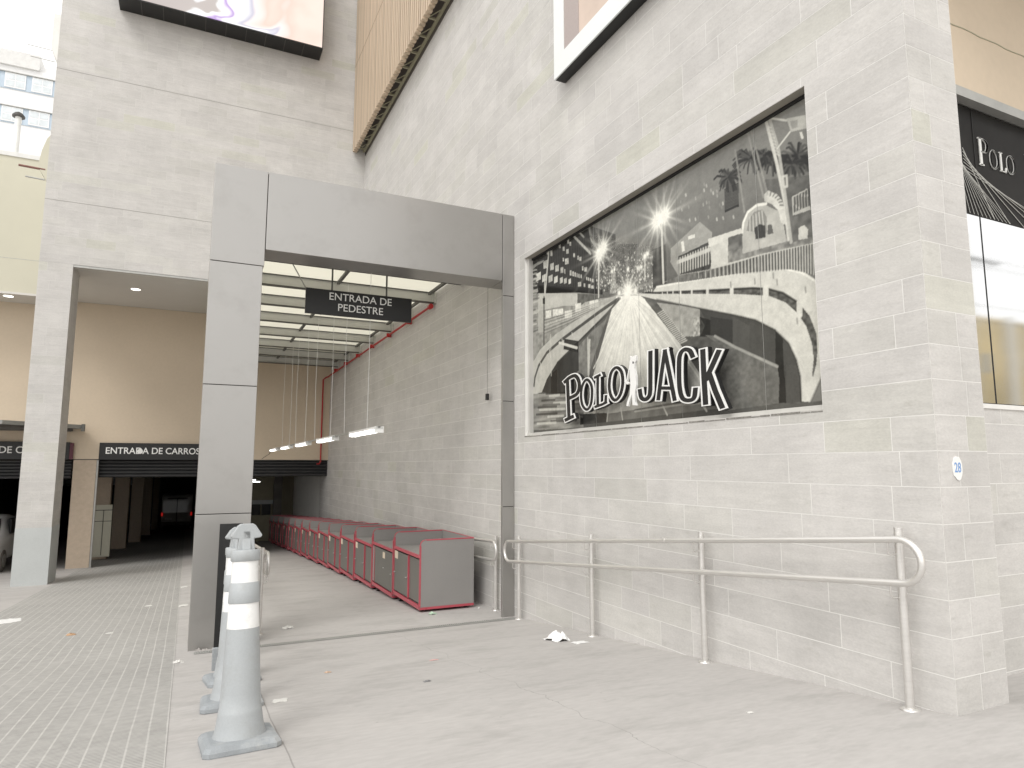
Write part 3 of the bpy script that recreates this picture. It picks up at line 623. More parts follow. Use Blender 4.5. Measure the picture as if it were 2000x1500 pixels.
# arched hall
fill([(0.831, 0.641), (0.836, 0.675), (0.848, 0.701), (0.868, 0.710), (0.889, 0.697), (0.906, 0.671), (0.921, 0.652), (0.929, 0.546), (0.829, 0.561)], 172, .9, tex=.15, ts=(40, 40), seed=36)
fill([(0.841, 0.637), (0.847, 0.672), (0.861, 0.693), (0.880, 0.689), (0.889, 0.654), (0.887, 0.599)], 128, .9)
for k in range(5): line([uvC(800 + k * 22, 1000 - k * 12), uvC(800 + k * 26, 1100)], .002, 196, .8)
fill([(0.886, 0.738), (0.895, 0.745), (0.914, 0.717), (0.925, 0.686), (0.929, 0.651), (0.930, 0.600), (0.919, 0.616), (0.915, 0.660), (0.901, 0.693), (0.886, 0.713)], 190, .95, tex=.2, ts=(60, 60), seed=37)
for k in range(6):
    a_ = .2 + k * .23; line([uvC(930 + 95 * math.sin(a_), 930 - 95 * math.cos(a_)), uvC(930 + 135 * math.sin(a_), 940 - 135 * math.cos(a_))], .003, 96, .8)
fill([(0.860, 0.635), (0.872, 0.642), (0.885, 0.628), (0.884, 0.587), (0.861, 0.594)], 52, .95); fill([(0.890, 0.626), (0.899, 0.624), (0.902, 0.590), (0.889, 0.593)], 50, .8)
line([(0.831, 0.638), (0.834, 0.671), (0.846, 0.702), (0.868, 0.712), (0.889, 0.702)], .005, 214, .95)
fill([(0.945, 0.686), (0.976, 0.691), (0.980, 0.618), (0.944, 0.623)], 176, .9)
for k in range(6): fill([uvC(1122 + k * 21, 850 - k * 11), uvC(1138 + k * 21, 842 - k * 11), uvC(1140 + k * 21, 960 - k * 9), uvC(1124 + k * 21, 968 - k * 9)], 74, .9)
fill([(0.944, 0.618), (0.983, 0.614), (0.983, 0.531), (0.942, 0.534)], 100, .9, tex=.4, ts=(120, 60), seed=38)
fill([(0.955, 0.575), (0.966, 0.577), (0.973, 0.559), (0.971, 0.530), (0.953, 0.536)], 196, .9)
# double mast with a pennant
line([(0.898, 0.990), (0.917, 0.822), (0.930, 0.673), (0.933, 0.550)], .006, 196, .9); line([(0.906, 0.988), (0.922, 0.866), (0.929, 0.738), (0.938, 0.538)], .006, 170, .9)
for k in range(9): line([uvC(925 + k * 9, 320 + k * 26), uvC(955 + k * 8, 335 + k * 26)], .002, 190, .8)
fill([(0.942, 0.958), (0.981, 0.933), (0.981, 0.888), (0.950, 0.904)], 172, 1); fill([(0.949, 0.942), (0.964, 0.933), (0.965, 0.907), (0.952, 0.912)], 140, .8)
line([(0.906, 0.994), (0.942, 0.951)], .003, 200, .9); line([(0.919, 0.873), (0.948, 0.906)], .003, 200, .9); fill([(0.967, 0.887), (0.972, 0.884), (0.975, 0.859), (0.970, 0.861)], 205, .9)
for x_ in ([(0.854, 0.994), (0.884, 0.729)], [(0.863, 0.990), (0.893, 0.732)], [(0.822, 0.952), (0.838, 0.708)]): line(x_, .004, 150, .6)
line([(0.927, 0.768), (0.936, 0.765), (0.936, 0.728), (0.929, 0.731), (0.927, 0.768)], .004, 190, .9)
# lamp posts and stars of light
line([(0.354, 0.808), (0.351, 0.618)], .005, 196, .9); line([(0.601, 0.803), (0.602, 0.567)], .006, 196, .9); line([(0.540, 0.712), (0.538, 0.607)], .004, 190, .8); line([(0.098, 0.985), (0.075, 0.764)], .007, 186, .9)
for p, r_ in ((uvE(1050, 700), .20), (uvE(1110, 605), .17), (uvE(1860, 235), .22), (uvE(1965, 160), .20), (uvE(1690, 735), .06), (uvE(1730, 700), .05), (uvE(1230, 940), .04), (uvE(1265, 920), .035), (uvE(1455, 915), .04), (uvE(1600, 905), .05), (uvE(1640, 890), .04), (uvE(1450, 1235), .22), (uvE(1330, 1250), .06), (uvE(1560, 1225), .06)): glow(p, r_, 1, 12)
gr_ = 1 + .13 * (fnoise(300, 160, 41) - .5) + .16 * (fnoise(90, 45, 42) - .5) + .10 * (rs.rand(NH, NW) - .5)
cv = cv * gr_[..., None]

k5 = cv.copy()
for dy_, dx_ in ((0, 1), (0, -1), (1, 0), (-1, 0)): k5 += np.roll(cv, (dy_, dx_), (0, 1)) * .55
cv = k5 / 3.2
cv = cv * (1 + .10 * (rs.rand(NH, NW) - .5))[..., None]
cv = np.clip(cv, 0, 1)
ny, nx = NH, NW
Yc = HM[1] - .05 - (HM[1] - .05 - HM[0]) * np.arange(nx + 1) / nx; Zc = HM[2] + .036 + (HM[3] - HM[2] - .04) * np.arange(ny + 1) / ny
vx = np.zeros(((ny + 1) * (nx + 1), 3)); vx[:, 0] = GX; vx[:, 1] = np.tile(Yc, ny + 1); vx[:, 2] = np.repeat(Zc, nx + 1)
idx = (np.arange(ny)[:, None] * (nx + 1) + np.arange(nx)[None, :]).ravel()
fc = np.stack([idx, idx + 1, idx + nx + 2, idx + nx + 1], 1)
me = bpy.data.meshes.new('printed_glass'); me.vertices.add(len(vx)); me.vertices.foreach_set('co', vx.ravel())
me.loops.add(fc.size); me.loops.foreach_set('vertex_index', fc.ravel()); me.polygons.add(len(fc)); me.polygons.foreach_set('loop_start', np.arange(len(fc)) * 4)
me.update(); me.validate()
ca = me.attributes.new('print', 'FLOAT_COLOR', 'FACE'); ca.data.foreach_set('color', np.concatenate([cv.reshape(-1, 3), np.ones((nx * ny, 1))], 1).ravel())
pm = bpy.data.materials.new('printed_film'); pm.use_nodes = True; t = pm.node_tree; b = t.nodes['Principled BSDF']
an = t.nodes.new('ShaderNodeAttribute'); an.attribute_name = 'print'; t.links.new(an.outputs['Color'], b.inputs['Base Color'])
b.inputs['Roughness'].default_value = .10; b.inputs['Specular IOR Level'].default_value = .22
me.materials.append(pm); po = bpy.data.objects.new('printed_glass', me); C.objects.link(po); po.parent = win

# ------------------------------------------------------------------ raised shop sign on the mural: POLO JACK
sgn = thing('shop_sign', 'raised white-outlined letters POLO JACK mounted over the street print', 'sign')
SQ = .55                                   # letters are drawn in a narrow space, then stretched along the wall
def smooth_path(P, closed=False, n=7):
    if len(P) < 3: return P
    out = []; m = len(P)
    for i in range(m if closed else m - 1):
        p0 = P[(i - 1) % m] if closed or i else P[0]; p1 = P[i]; p2 = P[(i + 1) % m]; p3 = P[(i + 2) % m] if closed or i + 2 < m else P[-1]
        for k in range(n):
            t_ = k / n
            out.append(tuple(.5 * (2 * b_ + (c - a) * t_ + (2 * a - 5 * b_ + 4 * c - d) * t_ * t_ + (3 * b_ - a - 3 * c + d) * t_ ** 3) for a, b_, c, d in zip(p0, p1, p2, p3)))
    if not closed: out.append(P[-1])
    return out
def ribbon(mb, P, w, x0, x1, closed=False, mi=0, sq=SQ):
    """a bar of width w that follows P (y, z) between x0 and x1 (x0 nearer the street)"""
    Q = [(p[0] * sq, p[1]) for p in P]; m = len(Q); Lf, Rt = [], []
    for i in range(m):
        a = Q[i - 1] if closed or i else Q[0]; c = Q[(i + 1) % m] if closed or i < m - 1 else Q[-1]
        dx, dz = c[0] - a[0], c[1] - a[1]; l = math.hypot(dx, dz) + 1e-9; nx_, nz = -dz / l * w / 2, dx / l * w / 2
        if not closed and i in (0, m - 1):
            s_ = -w * .42 if i == 0 else w * .42; q = (Q[i][0] + dx / l * s_, Q[i][1] + dz / l * s_)
        else: q = Q[i]
        Lf.append(((q[0] + nx_) / sq, q[1] + nz)); Rt.append(((q[0] - nx_) / sq, q[1] - nz))
    for i in range(m if closed else m - 1):
        j = (i + 1) % m
        mb.prism([Lf[i], Lf[j], Rt[j], Rt[i]], 0, x0, x1, mi)
LETTERS = [
 ('letter_p', .066, [([(6.926, 2.462), (6.917, 2.323), (6.908, 2.173), (6.901, 2.040)], 0), ([(6.989, 2.471), (6.871, 2.510), (6.740, 2.514), (6.665, 2.444), (6.658, 2.358), (6.722, 2.292), (6.865, 2.264)], 1), ([(6.972, 2.005), (6.815, 2.034)], 0)]),
 ('letter_o', .053, [([(6.487, 2.441), (6.395, 2.366), (6.381, 2.259), (6.412, 2.145), (6.497, 2.093), (6.589, 2.153), (6.619, 2.270), (6.582, 2.386)], 2)]),
 ('letter_l', .054, [([(6.257, 2.455), (6.265, 2.305), (6.267, 2.130)], 0), ([(6.312, 2.443), (6.219, 2.459)], 0), ([(6.313, 2.111), (6.172, 2.127), (6.099, 2.143)], 0), ([(6.106, 2.151), (6.100, 2.211)], 0)]),
 ('letter_o', .055, [([(5.893, 2.501), (5.800, 2.443), (5.780, 2.320), (5.827, 2.205), (5.924, 2.150), (6.005, 2.211), (6.033, 2.326), (5.991, 2.456)], 2)]),
 ('letter_j', .062, [([(5.298, 2.574), (5.306, 2.389), (5.314, 2.206)], 0), ([(5.314, 2.216), (5.330, 2.146), (5.394, 2.111), (5.464, 2.138), (5.485, 2.211)], 1)]),
 ('letter_a', .057, [([(5.073, 2.554), (5.137, 2.327), (5.193, 2.098)], 0), ([(5.073, 2.554), (5.008, 2.302), (4.952, 2.071)], 0), ([(5.159, 2.202), (4.998, 2.183)], 0)]),
 ('letter_c', .060, [([(4.684, 2.443), (4.722, 2.502), (4.799, 2.521), (4.859, 2.472), (4.876, 2.334), (4.874, 2.170), (4.835, 2.070), (4.745, 2.045), (4.682, 2.065), (4.661, 2.138)], 1)]),
 ('letter_k', .062, [([(4.547, 2.471), (4.544, 2.235), (4.535, 2.002)], 0), ([(4.350, 2.434), (4.418, 2.342), (4.515, 2.214)], 0), ([(4.477, 2.264), (4.406, 2.093), (4.335, 1.954)], 0)]),
]
for nm, w, strokes in LETTERS:
    mw, mk, mt = MB(), MB(), MB()
    for j, (P, kind) in enumerate(strokes):
        P = smooth_path(P, kind == 2) if kind else P
        e = j * .0006
        ribbon(mw, P, w, 4.078 - e, 4.086, kind == 2); ribbon(mk, P, w - .026, 4.0745 - e * .5, 4.0785 - e, kind == 2)
        ribbon(mt, P, w + .006, 4.087, 4.128, kind == 2)
    lo = mw.build(nm, white, sgn); mk.build('letter_face', black, lo); mt.build('letter_return', black, lo)
for (yy, zz_) in ((6.95, 2.3), (6.5, 2.2), (6.15, 2.25), (5.75, 2.3), (5.3, 2.3), (4.95, 2.3), (4.7, 2.25), (4.45, 2.3)): pass
# the little figure between the words
pl = [(5.650, 2.526), (5.631, 2.561), (5.647, 2.590), (5.612, 2.569), (5.558, 2.584), (5.533, 2.573), (5.538, 2.526), (5.562, 2.503), (5.569, 2.445), (5.548, 2.368), (5.544, 2.272), (5.570, 2.190), (5.574, 2.101), (5.549, 2.065), (5.614, 2.071), (5.622, 2.185), (5.648, 2.145), (5.681, 2.089), (5.691, 2.065), (5.723, 2.074), (5.711, 2.113), (5.663, 2.183), (5.643, 2.283), (5.647, 2.369), (5.653, 2.456)]
MB().prism(pl, 0, 4.075, 4.10).build('figure', white, sgn)
cb = MB(); ribbon(cb, [(5.646, 2.487), (5.702, 2.338)], .008, 4.072, 4.10); ribbon(cb, [(5.728, 2.336), (5.693, 2.305)], .018, 4.072, 4.10); cb.build('club', white, sgn)
MB().prism([(5.596, 2.524), (5.573, 2.518), (5.580, 2.498), (5.597, 2.502)], 0, 4.0735, 4.0755).build('face', black, sgn)

# thin white shop lettering on the storefront glass, same words
shop = thing('shopfront_window', 'shopfront window with black poster above and mirrored street below', 'window')
MB().box(4.63, 16, SY + .06, SY + .10, 1.915, 4.36).build('glass_backing', black, shop)
gm = bpy.data.materials.new('mirror_glass'); gm.use_nodes = True; b = gm.node_tree.nodes['Principled BSDF']
b.inputs['Base Color'].default_value = (.74, .75, .76, 1); b.inputs['Metallic'].default_value = 1; b.inputs['Roughness'].default_value = .06
nn = gm.node_tree.nodes.new('ShaderNodeTexNoise'); nn.inputs['Scale'].default_value = 2.2; nb = gm.node_tree.nodes.new('ShaderNodeBump'); nb.inputs['Strength'].default_value = .10; nb.inputs['Distance'].default_value = .02
gm.node_tree.links.new(nn.outputs[0], nb.inputs['Height']); gm.node_tree.links.new(nb.outputs[0], b.inputs['Normal'])
MB().box(4.63, 16, SY + .05, SY + .058, 1.93, 3.43).build('mirror_pane', gm, shop)
MB().box(4.63, 16, SY + .05, SY + .058, 3.43, 4.35).build('poster', mat('dark_poster', (.020, .019, .018), .5, var=.35, scale=1.5, spec=.08), shop)
br = MB(); py = SY + .0475
br.prism([(5.13, 3.43), (5.22, 3.43), (5.33, 4.22), (5.22, 4.20)], 1, py, SY + .05)
br.build('printed_tower', mat('printed_concrete', (.36, .37, .34), .6, var=.25, scale=5), shop)
mbs = MB()
for k in range(13):
    x = 5.36 + k * .055; mbs.tube([(5.28 + k * .004, py - .001, 4.12 - k * .02), (x, py - .001, 3.44)], .0025, 4)
for k in range(7):
    x = 5.8 + k * .21; mbs.tube([(5.44, py - .001, 3.98 - k * .03), (x, py - .001, 3.44)], .0035, 4)
mbs.build('printed_cables', mat('printed_cable_grey', (.5, .5, .47), .6), shop)
def serif_letter(mb, strokes, ox, oz, h, y0, y1):
    for P, w, kind in strokes:
        Q = smooth_path(P, kind == 2) if kind else P
        Q = [(ox + p[0] * h, oz + p[1] * h) for p in Q]; m = len(Q)
        for i in range(m if kind == 2 else m - 1):
            a, c = Q[i], Q[(i + 1) % m]; dx, dz = c[0] - a[0], c[1] - a[1]; l = math.hypot(dx, dz) + 1e-9
            # calligraphic stroke: thick when it runs upright, thin when it runs level
            ww = w * h * (.35 + .65 * abs(dz) / l) / 2; nx_, nz = -dz / l * ww, dx / l * ww; ex, ez = dx / l * ww * .5, dz / l * ww * .5
            mb.prism([(a[0] + nx_ - ex, a[1] + nz - ez), (c[0] + nx_ + ex, c[1] + nz + ez), (c[0] - nx_ + ex, c[1] - nz + ez), (a[0] - nx_ - ex, a[1] - nz - ez)], 1, y0, y1)
SER = {'P': ([([(.12, 0), (.12, 1)], .13, 0), ([(.0, 0), (.26, 0)], .12, 0), ([(0, 1), (.3, 1), (.5, .9), (.52, .72), (.42, .54), (.14, .5)], .12, 1)], .62),
       'O': ([([(.36, 0), (.62, .2), (.68, .5), (.6, .82), (.36, 1), (.12, .82), (.05, .5), (.12, .18)], .12, 2)], .78),
       'L': ([([(.13, 0), (.13, 1)], .13, 0), ([(0, 1), (.28, 1)], .12, 0), ([(0, 0), (.5, 0)], .12, 0), ([(.5, 0), (.54, .22)], .1, 0)], .6),
       'J': ([([(.3, 1), (.3, .15), (.2, -.05), (.02, -.1)], .13, 1), ([(.15, 1), (.45, 1)], .12, 0)], .5),
       'A': ([([(0, 0), (.33, 1)], .08, 0), ([(.33, 1), (.68, 0)], .15, 0), ([(.15, .36), (.55, .36)], .12, 0)], .75),
       'C': ([([(.62, .82), (.4, 1), (.12, .82), (.05, .5), (.12, .18), (.4, 0), (.62, .16)], .12, 1)], .7),
       'K': ([([(.12, 0), (.12, 1)], .13, 0), ([(.58, 1), (.15, .45)], .08, 0), ([(.25, .55), (.66, 0)], .14, 0), ([(0, 0), (.25, 0)], .12, 0), ([(0, 1), (.25, 1)], .12, 0)], .7)}
sl_ = MB(); x = 5.655
for ch, h in (('P', .225), ('O', .16), ('L', .16), ('O', .16), (' ', 0), ('J', .225), ('A', .225), ('C', .225), ('K', .225)):
    if ch == ' ': x += .12; continue
    st, adv = SER[ch]; serif_letter(sl_, st, x, 3.885, h, SY + .040, SY + .048); x += adv * h * 1.08
sl_.build('shop_lettering', mat('pale_lettering', (.7, .7, .68), .5), shop)
MB().box(5.60, 5.603, SY + .045, SY + .05, 1.93, 4.35).build('pane_joint', black, shop)

# number plate "28" painted on a white patch of the pier
pn = thing('house_number', 'small blue number 28 on a white painted patch on the corner pier', 'number plate')
rp_ = random.Random(3); patch = [(4.293 + (.046 + .007 * rp_.random()) * math.cos(a), 1.438 + (.068 + .012 * rp_.random()) * math.sin(a)) for a in [i * 2 * PI / 18 for i in range(18)]]
MB().prism(patch, 1, 2.5515, 2.556).build('white_patch', white, pn)
text('digits', '28', .085, mat('blue_number_paint', (.19, .33, .60), .6), (4.293, 2.551, 1.438), (PI / 2, 0, 0), pn, .0006, .80, off=.0012)

# ------------------------------------------------------------------ entrance portal
gt = thing('entrance_portal', 'tall silver metal-panel portal framing the pedestrian entrance', 'gate', (0, 0, 0))
GY0, GY1 = 8.474, 8.93
zb = zf(.3, GY0) - .05
def panel(x0, x1, y0, y1, z0, z1): return MB().box(x0 + .004, x1 - .004, y0, y1, z0 + .004, z1 - .004).build('panel', acm, gt, .004)
MB().box(.11, .66, GY0 + .02, GY1 - .02, zb, 5.08).build('core', acm_gap, gt)
MB().box(.66, 4.1, GY0 + .02, GY1 - .02, 4.12, 5.08).build('core', acm_gap, gt)
MB().box(3.945, 4.1, GY0 + .01, GY0 + .035, zb, 4.12).build('core', acm_gap, gt)
for z0, z1 in ((zb, .902), (.902, 2.398), (2.398, 3.885)): panel(.085, .685, GY0, GY1, z0, z1)
panel(.085, .70, GY0, GY1, 3.885, 5.105)
panel(.70, 3.925, GY0, GY1, 4.096, 5.105)
for z0, z1 in ((zb - .0, .89), (.89, 2.36), (2.36, 3.885), (3.885, 5.105)): panel(3.925, 4.112, GY0, GY0 + .05, z0, z1)
panel(3.925, 4.112, GY0 + .052, GY1, 4.096, 5.105)
dm = MB()
for (a, z) in ((.35, -.45), (.5, -.42)): pass
rb = random.Random(8)
cr = MB()
for k in range(26):
    x = .14 + .52 * rb.random(); y = 8.42 + .05 * rb.random(); s_ = .008 + .018 * rb.random(); z = zf(x, y)
    cr.add([(x - s_, y - s_, z), (x + s_, y - s_ * .6, z), (x + s_ * .7, y + s_, z), (x - s_ * .8, y + s_ * .7, z), (x, y, z + s_ * 1.4)], [(0, 1, 4), (1, 2, 4), (2, 3, 4), (3, 0, 4)])
tag(cr.build('rubble', mat('broken_mortar', (.4, .38, .36), .9, var=.4, scale=40)), 'crumbs of broken mortar along the foot of the portal pillar', 'rubble', kind='stuff')

# ------------------------------------------------------------------ canopy over the ramp: I-beams and translucent sheets
cn = thing('entrance_canopy', 'translucent canopy on grey steel beams above the pedestrian ramp', 'canopy')
BYS = [9.05, 10.5, 12.0, 13.5, 15.05, 16.7, 18.3, 19.8, 21.3]
for y in BYS:
    MB().box(.42, AX - .008, y - .004, y + .004, 4.582, 4.765).build('beam_web', beam_m, cn)
    fl = MB().box(.42, AX - .008, y - .06, y + .06, 4.570, 4.582).box(.42, AX - .008, y - .045, y + .045, 4.765, 4.775)
    fl.build('beam_flange', beam_dark, cn)
    MB().box(AX - .03, AX - .001, y - .09, y + .09, 4.56, 4.78).build('wall_plate', beam_m, cn)
for x in (2.25, 3.98):
    for y0, y1 in zip(BYS[:-1], BYS[1:]): MB().box(x - .025, x + .025, y0 + .06, y1 - .06, 4.71, 4.76).build('purlin', beam_dark, cn)
tm = bpy.data.materials.new('translucent_sheet'); tm.use_nodes = True; t = tm.node_tree; t.nodes.remove(t.nodes['Principled BSDF'])
d1 = t.nodes.new('ShaderNodeBsdfDiffuse'); d2 = t.nodes.new('ShaderNodeBsdfTranslucent'); ms = t.nodes.new('ShaderNodeMixShader')
d1.inputs[0].default_value = (.8, .8, .78, 1); d2.inputs[0].default_value = (.88, .87, .80, 1); ms.inputs[0].default_value = .84
t.links.new(d1.outputs[0], ms.inputs[1]); t.links.new(d2.outputs[0], ms.inputs[2]); t.links.new(ms.outputs[0], t.nodes['Material Output'].inputs[0])
for y0, y1 in zip([GY1 + .01] + BYS, BYS + [BY - .02]):
    MB().box(.40, AX - .01, y0 + .004, y1 - .004, 4.782, 4.79).build('roof_sheet', tm, cn)
MB().box(.36, .41, GY1, BY, 4.5, 4.95).build('edge_beam', beam_m, cn)
for y in (13.5, 18.3): MB().box(.34, .44, y - .05, y + .05, zf(.4, y) - .1, 4.5).build('canopy_post', beam_m, cn)
# diagonal tie rod
MB().tube([(1.15, 10.45, 4.75), (2.2, 13.4, 4.45)], .01, 6).build('tie_rod', galv, cn)

# red sprinkler pipe along the wall
pp = thing('sprinkler_pipe', 'red fire pipe running under the beams along the stone wall and down', 'pipe')
MB().tube([(AX - .09, 12.0, 4.50), (AX - .09, 22.2, 4.42), (AX - .10, 22.42, 4.40), (3.95, 22.5, 4.38), (3.86, 22.52, 4.3), (3.86, 22.52, 1.6), (3.82, 22.52, 1.52), (3.74, 22.52, 1.52)], .024, 10).build('pipe', red, pp)
MB().lathe([(.05, -.05), (.05, .05)], n=12).build('end_cap', red, pp, loc=(AX - .09, 12.0, 4.50)).rotation_euler = (PI / 2, 0, 0)
for y in (13.4, 15, 16.6, 18.2, 19.8, 21.3): MB().box(AX - .14, AX - .03, y - .02, y + .02, 4.43, 4.52).build('clamp', red, pp)

# ------------------------------------------------------------------ hanging sign
hg = thing('hanging_sign', 'black hanging sign reading ENTRADA DE PEDESTRE behind the portal lintel', 'sign')
SGY = 9.55
MB().box(1.355, 2.905, SGY, SGY + .05, 3.60, 3.965).build('board', black, hg, .003)
for x in (1.72, 2.52): MB().box(x - .011, x + .011, SGY + .015, SGY + .035, 3.965, 4.62).build('hanger', beam_dark, hg)
text('lettering', 'ENTRADA DE', .152, white, (2.135, SGY - .004, 3.868), (PI / 2, 0, 0), hg, .003, 1.0, off=.0)
text('lettering', 'PEDESTRE', .152, white, (2.135, SGY - .004, 3.715), (PI / 2, 0, 0), hg, .003, 1.0, off=.0)

# garage signs
s1_ = thing('garage_sign', 'black sign reading ENTRADA DE CARROS above the open car entrance', 'sign')
MB().box(-2.37, .32, BY - .09, BY - .005, 1.635, 2.12).build('board', black, s1_, .004)
text('lettering', 'ENTRADA DE CARROS', .262, white, (-2.22, BY - .094, 1.885), (PI / 2, 0, 0), s1_, .003, .925, align='LEFT', off=.003)
MB().lathe([(.075, 0), (.07, .004)], n=16).build('sticker', white, s1_, loc=(-1.335, BY - .1, 1.88)).rotation_euler = (PI / 2, 0, 0)
s2_ = thing('garage_sign', 'black sign reading SAÍDA DE CARROS half hidden behind the stone pillar', 'sign')
MB().box(-6.6, -3.09, BY - .09, BY - .005, 1.635, 2.12).build('board', black, s2_, .004)
text('lettering', 'SAÍDA DE CARROS', .262, white, (-5.50, BY - .094, 1.885), (PI / 2, 0, 0), s2_, .003, .96, align='LEFT', off=.003)
MB().box(-3.085, -3.0, BY - .1, BY - .004, 1.64, 2.1).build('end_panel', mat('dark_burgundy', (.10, .02, .035), .5), s2_)
# flat canopy slab over the exit
ec = thing('exit_canopy', 'thin grey slab canopy above the car exit sign', 'canopy')
MB().prism([(-6.5, 20.0), (-4.3, 20.6), (-2.78, 22.15), (-2.74, 22.3), (-2.9, BY - .03), (-8, BY - .03), (-8, 20.0)], 2, 2.50, 2.60).build('slab', galv, ec)
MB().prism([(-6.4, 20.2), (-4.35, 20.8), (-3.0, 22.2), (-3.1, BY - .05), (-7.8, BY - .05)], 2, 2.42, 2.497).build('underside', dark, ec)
MB().box(-2.80, -2.72, 22.1, 22.24, 2.42, 2.62).build('gutter_end', beam_dark, ec)

# ------------------------------------------------------------------ row of kiosks
def make_kiosk(one_door=False):
    r = thing('kiosk_counter', 'grey laminate kiosk counter with red edging', 'counter', group='kiosk counters in a row along the wall')
    Wd, Ln, Hh = .83, 1.36, .985; th = .028
    def side(y):
        pts = [(0, .02), (Wd, .02), (Wd, Hh), (.09, Hh), (.045, Hh - .012), (.014, Hh - .04), (0, Hh - .09)]
        MB().prism(pts, 1, y, y + th).build('end_panel', lamin, r)
        e = MB(); q = [(-.003, .05), (-.003, Hh - .09), (.012, Hh - .038), (.044, Hh - .009), (.09, Hh + .003), (Wd, Hh + .003)]
        for a, c in zip(q[:-1], q[1:]):
            dx, dz = c[0] - a[0], c[1] - a[1]; l = math.hypot(dx, dz); nx_, nz = -dz / l * .004, dx / l * .004
            e.prism([(a[0] - nx_, a[1] - nz), (c[0] - nx_, c[1] - nz), (c[0] + nx_ * .2, c[1] + nz * .2), (a[0] + nx_ * .2, a[1] + nz * .2)], 1, y - .003, y + th + .001)
        e.box(-.004, .015, y - .0035, y - .0005, .05, Hh - .085)
        e.box(.09, Wd, y - .0035, y - .0005, Hh - .012, Hh + .003)
        e.build('edge_band', redge, r)
    side(0); side(Ln - th)
    MB().box(Wd - .022, Wd - .002, th, Ln - th, .06, Hh - .002).build('back_panel', lamin, r)
    MB().box(Wd - .024, Wd, th, Ln - th, Hh - .002, Hh + .004).build('back_edge_band', redge, r)
    MB().box(.012, Wd - .022, th, Ln - th, .735, .765).build('counter_top', lamin, r)
    MB().box(-.004, .012, th, Ln - th, .722, .768).build('front_edge_band', redge, r)
    MB().box(.0, Wd, -.006, Ln + .0, .012, .045).build('base_rail', redge, r)
    MB().box(-.006, .02, th, Ln - th, .046, .07).build('front_rail', redge, r)
    MB().box(.03, Wd - .03, th, Ln - th, .05, .07).build('floor_panel', lamin2, r)
    if one_door:
        d = MB().box(.008, .024, th + .004, Ln - th - .13, .09, .695).build('door', lamin2, r)
        MB().box(.006, .024, Ln - th - .12, Ln - th - .004, .09, .695).build('filler_panel', lamin, r)
        MB().box(.0, .026, Ln - th - .132, Ln - th - .12, .086, .70).build('door_divider', redge, r)
        MB().box(.004, .0075, .52, .66, .56, .66).build('label', cream, d)
        MB().lathe([(.009, 0), (.012, .012), (.006, .02)], n=10).build('knob', galv, d, loc=(.008, .14, .36)).rotation_euler = (0, -PI / 2, 0)
        MB().lathe([(.008, 0), (.008, .006)], n=10).build('keyhole', white, d, loc=(.008, .62, .40)).rotation_euler = (0, -PI / 2, 0)
    else:
        yd = .58
        d1 = MB().box(.022, .038, th + .004, yd - .01, .09, .695).build('door', lamin2, r)
        d2 = MB().box(.004, .022, yd + .02, Ln - th - .004, .09, .695).build('door', lamin2, r)
        MB().box(-.003, .03, yd - .008, yd + .012, .086, .71).build('door_divider', redge, r)
        MB().box(.0, .0038, Ln - .22, Ln - .06, .585, .70).build('label', cream, d2)
        for y in (yd + .06, Ln - .09): MB().lathe([(.009, 0), (.013, .012), (.004, .03)], n=10).build('knob', galv, d2, loc=(.004, y, .37)).rotation_euler = (0, -PI / 2, 0)
    for x in (.06, .72):
        for y in (.10, Ln - .18): MB().box(x, x + .05, y, y + .07, -.09, 0).build('foot', black, r)
    return r
k1 = make_kiosk(); k2 = make_kiosk(True)
KX, KY0 = 3.043, 9.36
names = ['nearest the portal, blank end panel facing out', 'second from the portal, with a single wide door', 'third from the portal', 'fourth from the portal', 'fifth from the portal', 'sixth from the portal', 'seventh from the portal', 'eighth from the portal', 'ninth from the portal', 'tenth from the portal, in the dim end of the ramp', 'eleventh from the portal, in the dim end of the ramp', 'twelfth from the portal, in the dark', 'thirteenth from the portal, in the dark', 'last of the row, deepest in the dark']
rk = random.Random(12)
for i, nmz in enumerate(names):
    y = KY0 + 1.402 * i; z = zf(3.1, y + .0) + .022; x = KX + (0 if i == 0 else rk.uniform(-.012, .012))
    lab = 'grey red-edged kiosk counter, ' + nmz
    if i == 0: k1.location = (x, y, z); k1['label'] = lab
    elif i == 1: k2.location = (x, y, z); k2['label'] = lab
    else: dup(k1, (x, y, z), lab, rk.uniform(-.006, .006))

